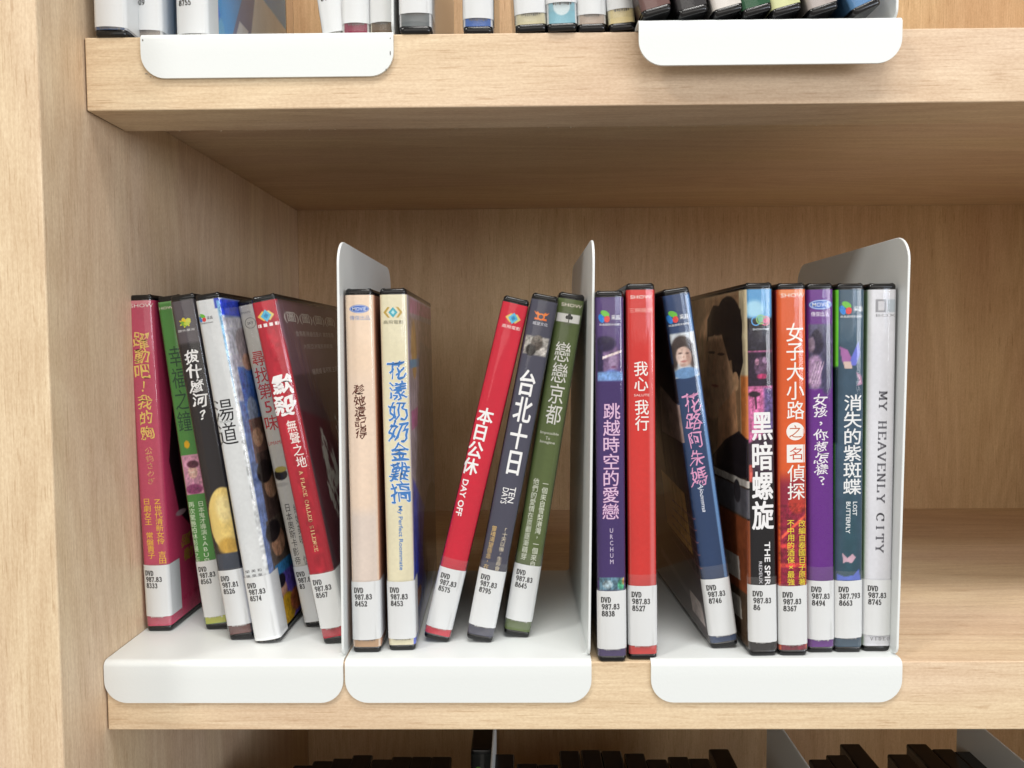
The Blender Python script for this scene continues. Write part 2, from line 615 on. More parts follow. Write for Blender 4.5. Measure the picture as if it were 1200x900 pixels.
# thin-thick stroke letters with serifs; cell .6 wide, 1 high; lists of polylines
SERIF = {
    'A': [[(.02, 0), (.3, 1), (.58, 0)], [(.12, .36), (.48, .36)], [(-.04, 0), (.12, 0)], [(.46, 0), (.66, 0)]],
    'B': [[(.1, 0), (.1, 1)], [(0, 1), (.3, 1)] , arc(.3, .76, .22, .24, 90, -90), arc(.3, .26, .28, .26, 90, -90), [(0, 0), (.3, 0)], [(.1, .52), (.3, .52)]],
    'C': [arc(.33, .5, .3, .5, 50, 310, 14), [(.53, .72), (.53, .98)]],
    'D': [[(.1, 0), (.1, 1)], [(0, 1), (.26, 1)], arc(.26, .5, .32, .5, 90, -90, 12), [(0, 0), (.26, 0)]],
    'E': [[(.1, 0), (.1, 1)], [(0, 1), (.54, 1), (.54, .82)], [(.1, .52), (.4, .52)], [(0, 0), (.56, 0), (.56, .2)]],
    'F': [[(.1, 0), (.1, 1)], [(0, 1), (.54, 1), (.54, .82)], [(.1, .52), (.4, .52)], [(0, 0), (.22, 0)]],
    'G': [arc(.33, .5, .3, .5, 50, 330, 14), [(.42, .42), (.64, .42)], [(.56, .42), (.56, .1)]],
    'H': [[(.1, 0), (.1, 1)], [(.5, 0), (.5, 1)], [(.1, .52), (.5, .52)], [(0, 0), (.2, 0)], [(.4, 0), (.6, 0)], [(0, 1), (.2, 1)], [(.4, 1), (.6, 1)]],
    'I': [[(.3, 0), (.3, 1)], [(.18, 0), (.42, 0)], [(.18, 1), (.42, 1)]],
    'L': [[(.12, 0), (.12, 1)], [(0, 1), (.24, 1)], [(0, 0), (.56, 0), (.56, .22)]],
    'M': [[(.06, 0), (.08, 1), (.3, .2), (.54, 1), (.56, 0)], [(-.04, 0), (.16, 0)], [(.46, 0), (.66, 0)], [(-.02, 1), (.08, 1)], [(.54, 1), (.64, 1)]],
    'N': [[(.08, 0), (.08, 1), (.52, 0), (.52, 1)], [(-.02, 0), (.18, 0)], [(.42, 1), (.62, 1)], [(-.02, 1), (.08, 1)]],
    'O': [arc(.31, .5, .3, .5, 0, 360, 18)],
    'P': [[(.1, 0), (.1, 1)], [(0, 1), (.3, 1)], arc(.3, .74, .26, .26, 90, -90), [(.1, .48), (.3, .48)], [(0, 0), (.22, 0)]],
    'S': [arc(.3, .75, .24, .25, 40, 270, 10) + arc(.3, .25, .26, .25, 90, -140, 10)],
    'T': [[(.3, 0), (.3, 1)], [(.02, .82), (.02, 1), (.58, 1), (.58, .82)], [(.18, 0), (.42, 0)]],
    'V': [[(.02, 1), (.3, 0), (.58, 1)], [(-.06, 1), (.14, 1)], [(.46, 1), (.66, 1)]],
    'Y': [[(.04, 1), (.3, .5), (.56, 1)], [(.3, .5), (.3, 0)], [(-.04, 1), (.16, 1)], [(.44, 1), (.64, 1)], [(.18, 0), (.42, 0)]],
    '0': [arc(.3, .5, .24, .5, 0, 360, 18)],
    '1': [[(.12, .84), (.3, 1), (.3, 0)], [(.12, 0), (.48, 0)]],
    '2': [arc(.3, .74, .22, .26, 165, -30, 8) + [(.06, 0), (.52, 0), (.54, .16)]],
    '3': [arc(.28, .76, .2, .24, 150, -90, 8), arc(.28, .27, .24, .27, 90, -150, 10)],
    '4': [[(.42, 0), (.42, 1), (.04, .28), (.56, .28)], [(.3, 0), (.54, 0)]],
    '5': [[(.5, 1), (.14, 1), (.12, .56)] + arc(.28, .31, .24, .31, 110, -150, 10)],
    '6': [arc(.32, .3, .24, .3, 0, 360, 14), [(.09, .36), (.16, .72), (.34, .94), (.48, 1)]],
    '7': [[(.06, .84), (.06, 1), (.54, 1), (.24, 0)]],
    '8': [arc(.3, .76, .19, .24, 0, 360, 14), arc(.3, .26, .24, .26, 0, 360, 14)],
    '9': [arc(.3, .7, .24, .3, 0, 360, 14), [(.54, .64), (.46, .28), (.28, .06), (.12, 0)]],
    '.': [[(.04, .05), (.2, .05)], [(.04, .13), (.2, .13)]],
    ' ': [],
}

def serif_text(text, thick=.13, thin=.07, gap=.2):
    V, F = [], []
    x = 0
    for ch in text:
        for pl in SERIF.get(ch, []):
            for (ax, ay), (bx, by) in zip(pl[:-1], pl[1:]):
                d = math.hypot(bx - ax, by - ay)
                if d < 1e-6:
                    continue
                ux, uy = (bx - ax) / d, (by - ay) / d
                ww = thin + (thick - thin) * abs(uy) ** 1.2
                e = ww * .35
                n = len(V)
                for sx, sy in ((-1, -1), (1, -1), (1, 1), (-1, 1)):
                    V.append((x + (ax if sx < 0 else bx) + ux * e * sx - uy * ww / 2 * sy, (ay if sx < 0 else by) + uy * e * sx + ux * ww / 2 * sy))
                F.append((n, n + 1, n + 2, n + 3))
        x += (.24 if ch == '.' else .42 if ch == ' ' else .6) + gap
    return np.array(V).reshape(-1, 2), F

class Print:
    """flat printed shapes in sheet coordinates, wrapped round the case as one mesh"""
    def __init__(self):
        self.V, self.F, self.C, self.O = [], [], [], []
        self.n = 0
        self.layer = 0
    def add(self, V, F, col, lift=None):
        if len(V) == 0:
            return
        if lift is None:
            lift = self.layer
            self.layer += .012
        V = np.asarray(V, float)
        self.F += [tuple(i + self.n for i in f) for f in F]
        self.V.append(V)
        self.C.append(np.tile(lin(col), (len(V), 1)) * .93)
        self.O.append(np.full(len(V), lift))
        self.n += len(V)
    def heavy(self, V, F, col, lift, r, n=8):
        """thickens strokes: copies shifted by r, each a hair above the last"""
        V = np.asarray(V, float)
        self.add(V, F, col, lift)
        for k in range(n):
            a = k / n * math.tau + .3
            self.add(V + (r * math.cos(a), r * math.sin(a)), F, col, lift + .005 * (k + 1))
    def ngon(self, pts, col, lift=None):
        n = len(pts)
        self.add(list(pts), [tuple(range(n))], col, lift)
    def ellipse(self, cx, cy, rx, ry, col, rot=0, n=24, lift=None):
        c, s = math.cos(rot), math.sin(rot)
        P = []
        for i in range(n):
            a = i / n * math.tau
            u, v = rx * math.cos(a), ry * math.sin(a)
            P.append((cx + u * c - v * s, cy + u * s + v * c))
        self.ngon(P, col, lift)
    def ring(self, cx, cy, rx, ry, t, col, n=28):
        V, F = [], []
        for i in range(n):
            a = i / n * math.tau
            V += [(cx + rx * math.cos(a), cy + ry * math.sin(a)), (cx + (rx - t) * math.cos(a), cy + (ry - t) * math.sin(a))]
        for i in range(n):
            j = (i + 1) % n
            F.append((2 * i, 2 * j, 2 * j + 1, 2 * i + 1))
        self.add(V, F, col)
    def fit(self, VF, cx, cy, wx, wy, col, rot=False, lift=None, shear=0):
        V, F = VF
        if len(V) == 0:
            return
        V = np.array(V, float)
        if shear:
            V[:, 0] += V[:, 1] * shear
        lo, hi = V.min(0), V.max(0)
        V = (V - (lo + hi) / 2) / np.maximum(hi - lo, 1e-6)
        if rot:   # reads downwards
            V = np.stack([V[:, 1] * wx, -V[:, 0] * wy], -1)
        else:
            V = V * (wx, wy)
        self.add(V + (cx, cy), F, col, lift)
    def build(self, name, w, off, parent, mat=None, bulge=0.0):
        if not self.n:
            return None
        V = np.concatenate(self.V)
        C = np.concatenate(self.C)
        O = np.concatenate(self.O)
        a = w / 2 - RAD
        if np.abs(V[:, 0]).max() > a or bulge:
            bm = bmesh.new()
            lc = bm.verts.layers.float_vector.new('c')
            lo_ = bm.verts.layers.float.new('o')
            vs_ = []
            for p, c, o in zip(V, C, O):
                q = bm.verts.new((p[0], p[1], 0))
                q[lc] = Vector(c)
                q[lo_] = o
                vs_.append(q)
            for f in self.F:
                try:
                    bm.faces.new([vs_[i] for i in f])
                except ValueError:
                    pass
            bmesh.ops.triangulate(bm, faces=bm.faces[:])
            cuts = [a + ARC * k / 4 for k in range(5)] + ([a * t for t in (.3, .5, .7, .85)] if bulge else [])
            for c_ in cuts:
                for sg in (-1, 1):
                    s = sg * c_
                    if V[:, 0].min() < s < V[:, 0].max():
                        bmesh.ops.bisect_plane(bm, geom=bm.verts[:] + bm.edges[:] + bm.faces[:], plane_co=(s, 0, 0), plane_no=(1, 0, 0), dist=1e-5)
            bm.verts.index_update()
            V = np.array([(v.co.x, v.co.y) for v in bm.verts])
            C = np.array([tuple(v[lc]) for v in bm.verts])
            O = np.array([v[lo_] for v in bm.verts])
            F = [tuple(v.index for v in f.verts) for f in bm.faces]
            bm.free()
        else:
            F = self.F
        P = umap(V[:, 0], V[:, 1], off + O, w)
        if bulge:
            P[:, 1] -= bulge * (1 - np.clip(np.abs(V[:, 0]) / a, 0, 1) ** 2.4) + .02
        me = bpy.data.meshes.new(name)
        me.from_pydata((P * MM).tolist(), [], F)
        at = me.color_attributes.new('Col', 'FLOAT_COLOR', 'POINT')
        c4 = np.ones((len(P), 4))
        c4[:, :3] = C
        at.data.foreach_set('color', c4.ravel())
        me.materials.append(mat or INK)
        me.update()
        return link(bpy.data.objects.new(name, me), parent)

def brush(V, rnd, amt):
    """hand-written look: wobble, slant, uneven size"""
    a = rnd.uniform(-.12, .12)
    k = rnd.uniform(.88, 1.12)
    sh = rnd.uniform(-.05, .22)
    ph = rnd.uniform(0, 6)
    X = V[:, 0] + sh * V[:, 1]
    Y = V[:, 1]
    X = X + amt * .035 * np.sin(Y * 9 + ph) + amt * .014 * np.sin(Y * 31 + X * 17 + ph)
    Y = Y + amt * .035 * np.sin(X * 8 + ph * 2) + amt * .014 * np.sin(X * 29 + ph)
    c, s = math.cos(a), math.sin(a)
    return np.stack([(X * c - Y * s) * k, (X * s + Y * c) * k], -1)

SMALL = set('，。！？·、!?,.')

def column(P, text, box, col, bold, style, rnd, lift=None):
    s0, v0, s1, v1, wd = box
    n = len(text)
    step = (v1 - v0) / n
    for i, ch in enumerate(text):
        if ch == ' ':
            continue
        V, F = outline(ch, bold)
        if len(V) == 0:
            continue
        lo, hi = V.min(0), V.max(0)
        wide = hi - lo
        V = V - (lo + hi) / 2
        wide_em = .92 if ord(ch) > 0x2000 else .75
        if 'b' in style:
            V = brush(V, rnd, 1.35)
        V = V * (wd / wide_em * (1 if ord(ch) > 0x2000 else 1.0), abs(step) / 1.0 * 1.02)
        if ch in SMALL and ord(ch) > 0x2000:
            V = V * .85
        t = (i + .5) / n
        V = V + (s0 + (s1 - s0) * t, v0 + (v1 - v0) * t)
        l0 = lift if lift is not None else 0
        if bold > .55:
            P.heavy(V, F, col, l0, wd * .026 * bold, 8)
        elif bold > .05:
            P.heavy(V, F, col, l0, wd * .026 * bold, 4)
        else:
            P.add(V, F, col, l0)

def draw_logo(P, kind, x, y, w, dark_base):
    if kind == 'show':
        P.fit(outline('SHOW', .6), x, y, w * .9, w * .15, (240, 228, 220))
    elif kind == 'petal':
        P.ellipse(x - w * .18, y + w * .16, w * .2, w * .12, (110, 190, 70), -.5)
        P.ellipse(x - w * .34, y - w * .04, w * .11, w * .19, (40, 130, 214), .35)
        P.ellipse(x - w * .1, y - w * .07, w * .12, w * .14, (224, 70, 66), -.2)
        c = (236, 238, 240) if dark_base else (60, 60, 66)
        P.fit(outline('采昌', .5), x + w * .26, y, w * .36, w * .2, c)
        P.fit(outline('CATCHPLAY' if False else '采昌國際多媒體', 0), x, y - w * .3, w * .86, w * .085, c)
    elif kind == 'oval':
        P.ellipse(x, y, w * .47, w * .2, (66, 110, 196))
        P.ring(x, y, w * .44, w * .175, w * .02, (214, 224, 240))
        P.fit(outline('MOVIE', .4), x, y, w * .66, w * .17, (226, 232, 244))
    elif kind == 'diamond':
        P.ngon([(x - w * .48, y), (x - w * .14, y + w * .3), (x + w * .2, y), (x - w * .14, y - w * .3)], (226, 190, 100))
        P.ngon([(x - w * .12, y), (x + w * .2, y + w * .3), (x + w * .5, y), (x + w * .2, y - w * .3)], (214, 196, 120))
        P.ngon([(x - w * .3, y), (x + .02 * w, y + w * .36), (x + w * .33, y), (x + .02 * w, y - w * .36)], (86, 180, 214))
        P.ngon([(x - w * .13, y), (x + .02 * w, y + w * .17), (x + w * .17, y), (x + .02 * w, y - w * .17)], (40, 130, 180))
    elif kind == 'bracket':
        for sg in (-1, 1):
            P.ngon([(x + sg * w * .16, y + w * .28), (x + sg * w * .28, y + w * .28), (x + sg * w * .5, y), (x + sg * w * .28, y - w * .28), (x + sg * w * .16, y - w * .28), (x + sg * w * .36, y)], (190, 160, 80))
        P.ngon([(x - w * .24, y), (x, y + w * .28), (x + w * .24, y), (x, y - w * .28)], (60, 170, 190))
        P.ngon([(x - w * .1, y), (x, y + w * .12), (x + w * .1, y), (x, y - w * .12)], (180, 226, 230))
    elif kind == 'splash':
        for a, r, c in ((.4, .5, (206, 210, 70)), (2.2, .42, (226, 196, 50)), (4.0, .4, (120, 170, 60)), (5.4, .36, (190, 206, 60))):
            P.ellipse(x + math.cos(a) * w * .16, y + math.sin(a) * w * .12, w * r * .62, w * r * .36, c, a * .5 + .4)
        for i in range(7):
            a = i * .9
            P.ellipse(x + math.cos(a) * w * .36, y + math.sin(a) * w * .3, w * .07, w * .05, (214, 206, 60), a)
    elif kind == 'crab':
        P.ring(x, y - w * .02, w * .24, w * .22, w * .09, (236, 130, 60))
        for sg in (-1, 1):
            P.ngon([(x + sg * w * .14, y + w * .04), (x + sg * w * .34, y + w * .1), (x + sg * w * .48, y + w * .3), (x + sg * w * .3, y + w * .2), (x + sg * w * .26, y + w * .3), (x + sg * w * .12, y + w * .16)], (236, 130, 60))
            P.ngon([(x + sg * w * .12, y - w * .14), (x + sg * w * .36, y - w * .1), (x + sg * w * .4, y - w * .22), (x + sg * w * .16, y - w * .24)], (236, 120, 56))
    elif kind == 'flower':
        for dx, dy in ((0, .3), (-.3, -.02), (.3, -.02), (0, -.05)):
            P.ellipse(x + dx * w, y + dy * w, w * .22, w * .26, (40, 42, 40))
        P.ngon([(x - w * .06, y), (x + w * .06, y), (x + w * .06, y - w * .75), (x - w * .06, y - w * .75)], (40, 42, 40))
        P.fit(outline('戀戀', 0), x, y - w * .95, w * 1.1, w * .22, (90, 90, 86))
    elif kind == 'rings':
        P.ring(x - w * .25, y, w * .24, w * .24, w * .05, (96, 170, 236))
        P.ring(x + w * .22, y, w * .24, w * .24, w * .05, (226, 100, 130))
        P.ring(x, y + w * .07, w * .24, w * .24, w * .05, (150, 206, 120))
        P.ellipse(x, y + w * .07, w * .15, w * .15, (120, 190, 150))
        P.ellipse(x + w * .24, y, w * .14, w * .14, (206, 90, 130))
        P.fit(outline('SHOWTIME', .2), x, y - w * .42, w * .84, w * .1, (220, 228, 236))

def shell_mesh(w, h, d=134.5):
    """rounded black case body; rings stacked bottom to top"""
    key = ('shell', round(w, 1), round(h, 1))
    if key in _glyphs:
        return _glyphs[key]
    def ring(ins):
        pts = []
        def corner(cx, cy, r, a0):
            for k in range(5):
                a = math.radians(a0 + 90 * k / 4)
                pts.append((cx + r * math.cos(a), cy + r * math.sin(a)))
        r = max(RAD - ins, .4)
        x = w / 2 - ins
        corner(-x + r, ins + r, r, 180)
        corner(x - r, ins + r, r, 270)
        corner(x - .8, d - ins - .8, .8, 0)
        corner(-x + .8, d - ins - .8, .8, 90)
        return pts
    levels = [(0, 1.0), (.3, .45), (.9, .08), (1.6, 0), (3.0, 0), (3.1, .12), (h - 3.0, .12), (h - 2.9, 0), (h - 1.7, 0), (h - .9, .1), (h - .3, .45), (h, 1.1)]
    verts, faces = [], []
    for z, ins in levels:
        verts += [(x * MM, y * MM, z * MM) for x, y in ring(ins)]
    n = 20
    for l in range(len(levels) - 1):
        for i in range(n):
            j = (i + 1) % n
            faces.append((l * n + i, l * n + j, (l + 1) * n + j, (l + 1) * n + i))
    faces.append(tuple(reversed(range(n))))
    faces.append(tuple(range((len(levels) - 1) * n, len(levels) * n)))
    me = bpy.data.meshes.new('case_shell')
    me.from_pydata(verts, [], faces)
    me.polygons.foreach_set('use_smooth', [True] * (len(faces) - 2) + [False] * 2)
    me.materials.append(BLACK)
    me.update()
    _glyphs[key] = me
    return me

def build_case(spec, category='DVD case', group=None, detail=True):
    w, h = spec['w'], spec['h']
    root = empty('film_case', spec['loc'], (0, math.radians(spec['lean']), math.radians(spec['yaw'])))
    tag(root, spec['label'], category, group)
    link(bpy.data.objects.new('case_shell', shell_mesh(w, h)), root)
    if detail:  # small beads at the hinge corners, added to catch glints
        bm = bmesh.new()
        for sg in (-1, 1):
            m4 = Matrix.Translation((sg * (w / 2 - 1.9) * MM, 1.9 * MM, (h - .35) * MM))
            bmesh.ops.create_cone(bm, cap_ends=True, segments=10, radius1=1.1 * MM, radius2=.8 * MM, depth=1.1 * MM, matrix=m4)
        me = bpy.data.meshes.new('hinge_glint_bead')
        bm.to_mesh(me)
        bm.free()
        me.materials.append(BLACK)
        link(bpy.data.objects.new('hinge_glint_bead', me), root)
    if spec.get('bare'):
        return root
    rnd = random.Random(int(spec['loc'][0] * 10))
    a = w / 2 - RAD
    lo, hi = 3.2, h - 3.1
    step = .42 if detail else 2.5
    front = np.unique(np.concatenate([np.linspace(-a, a, max(3, int(2 * a / step) + 1)), np.linspace(a, a + ARC, 7), -np.linspace(a, a + ARC, 7)]))
    e = a + ARC
    far = e + 129
    def facecols(fine):
        if fine:
            return np.concatenate([np.arange(e + .8, far - .5, .9), [far]])
        return np.array([e + 1.0, e + 6, far])
    fs = spec.get('faces', [])
    ss = np.concatenate([-facecols('L' in fs)[::-1], front, facecols('R' in fs)])
    vv = np.linspace(lo, hi, int((hi - lo) / (.5 if detail else 6)) + 1)
    S_, V_ = np.meshgrid(ss, vv)
    cover = grid_mesh('paper_cover', ss, vv, .10, w, INK, root, paint(S_, V_, spec))
    # prints
    dark_base = sum(spec['base']) < 420
    first = True
    for el in spec.get('el', ()):
        P = Print()
        kind = el[0]
        name = 'caption'
        if kind == 'col':
            _, text, box, col, bold, style = el
            if 'o' in style:
                edge = (240, 243, 246) if 'b' in style else (150, 90, 150)
                inner = col
                st_ = rnd.getstate()
                column(P, text, box, edge, bold + (1.3 if 'b' in style else .6), style, rnd, 0)
                rnd.setstate(st_)
                column(P, text, box, inner, max(bold - .25, 0) if 'b' not in style else .5, style, rnd, .06)
            else:
                column(P, text, box, col, bold, style, rnd)
            if first and box[4] > 3.5:
                name = 'title'
                first = False
        elif kind == 'side':
            _, text, (s0, v0, s1, v1, wd), col, bold, style = el
            if style == '2line':
                for t_, ds, dv in (('TEN', .26, .06), ('DAYS', -.26, -.06)):
                    P.fit(outline(t_, bold), (s0 + s1) / 2 + ds * wd, (v0 + v1) / 2 + dv * 0 - ds * -2.0, wd * .46, abs(v1 - v0) * .8, col, True)
            else:
                vf = serif_text(text, .14, .055, .22) if style == 'serif' else outline(text, bold)
                V, F = vf
                V = np.array(V)
                if style == 'i':
                    V[:, 0] += V[:, 1] * .35
                    V[:, 1] += .05 * np.sin(V[:, 0] * 7)
                l_, h_ = V.min(0), V.max(0)
                V = (V - (l_ + h_) / 2) / (h_ - l_)
                Q = np.stack([V[:, 1] * wd * .78, -V[:, 0] * abs(v1 - v0)], -1)
                Q[:, 0] += (s0 + s1) / 2 - Q[:, 1] / abs(v1 - v0) * (s1 - s0)
                Q[:, 1] += (v0 + v1) / 2
                P.heavy(Q, F, col, 0, wd * .02 * (.6 + bold), 4)
        elif kind == 'hor':
            _, text, (x, y, wx, wy), col, bold, style = el
            vf = serif_text(text, .15, .08, .5) if style == 'serif' else outline(text, bold)
            P.fit(vf, x, y, wx, wy, col)
        elif kind == 'logo':
            name = 'logo'
            x, y, ww = el[2]
            draw_logo(P, el[1], x, y, ww, dark_base)
        elif kind == 'ring':
            name = 'logo'
            x, y, ww = el[2]
            P.ring(x, y, ww, ww, .25, el[3])
            P.fit(outline('SKY', .2), x, y, ww * 1.1, ww * .5, el[3])
        elif kind in ('disc', 'sq'):
            x, y, ww = el[2]
            if kind == 'disc':
                P.ellipse(x, y, ww / 2, ww / 2, el[3])
            else:
                P.ngon([(x - ww / 2, y - ww / 2), (x + ww / 2, y - ww / 2), (x + ww / 2, y + ww / 2), (x - ww / 2, y + ww / 2)], el[3])
            P.fit(outline(el[1], .3), x, y, ww * .7, ww * .7, el[4])
        P.build(name, w, .125, cover)
    # clear sleeve over the paper
    sl = np.concatenate([-facecols(False)[::-1], front[::2] if detail else front, facecols(False)])
    grid_mesh('clear_sleeve', np.unique(sl), np.linspace(lo - .5, hi + .5, 40 if detail else 4), .34, w, SLEEVE, root, ripple=.07 if detail else 0, bulge=.75 if detail else 0)
    # call-number label and the tape over it
    top, bot, num, num2 = spec['tag'][:4]
    wrap = 11.5
    lr = e + (wrap if spec['loc'][0] < 240 else 1.5)
    ll = -(e - .6)
    sl = np.unique(np.concatenate([[ll, lr], front[::3], [a, a + ARC / 4, a + ARC / 2, a + 3 * ARC / 4, e, -a, -a - ARC / 4, -a - ARC / 2, -a - 3 * ARC / 4, -e]]))
    tilt = rnd.uniform(-.035, .035) if detail else 0
    lab = grid_mesh('spine_label', sl, np.linspace(bot, top, 6), .42, w, LABEL, root, tilt=tilt, bulge=.77 if detail else 0)
    if num:
        P = Print()
        x0 = -w / 2 + spec.get('tx', 1.6)
        cap = 2.45
        y = top - spec.get('tdy', 5.6)
        cw = 2.02
        for i, line in enumerate(('DVD', num, num2)):
            V, F = serif_text(line, .24, .15, .2)
            V = V * (cw / .8 * .8, cap) + (x0 + (.3 if i else 0), y - i * 3.5)
            V[:, 0] = np.minimum(V[:, 0], w / 2 + RAD)
            V[:, 1] += tilt * V[:, 0]
            P.add(V, F, (26, 26, 30), 0)
        P.build('call_number', w, .47, lab, bulge=.77 if detail else 0)
    if detail:
        up = spec.get('tape', 0)
        tb = max(bot - 4.2, lo - .2)
        grid_mesh('clear_tape', sl, np.linspace(tb, top + max(up, .8), 14), .58, w, TAPE, root, ripple=.03, bulge=.82)
        # lettering that peeks out under the label
        P = Print()
        c = (226, 226, 224) if dark_base or sum(spec['base']) < 520 else (120, 116, 110)
        x = -a + .8
        while x < a - .8:
            hh = rnd.uniform(.5, 1.1)
            ww = rnd.uniform(.25, .8)
            P.ngon([(x, bot - hh), (x + ww, bot - hh), (x + ww, bot + .2), (x, bot + .2)], c, 0)
            x += ww + rnd.uniform(.25, .6)
        if '745' not in spec['tag'][3][1:]:
            P.build('cut_off_print', w, .13, cover)
    return root

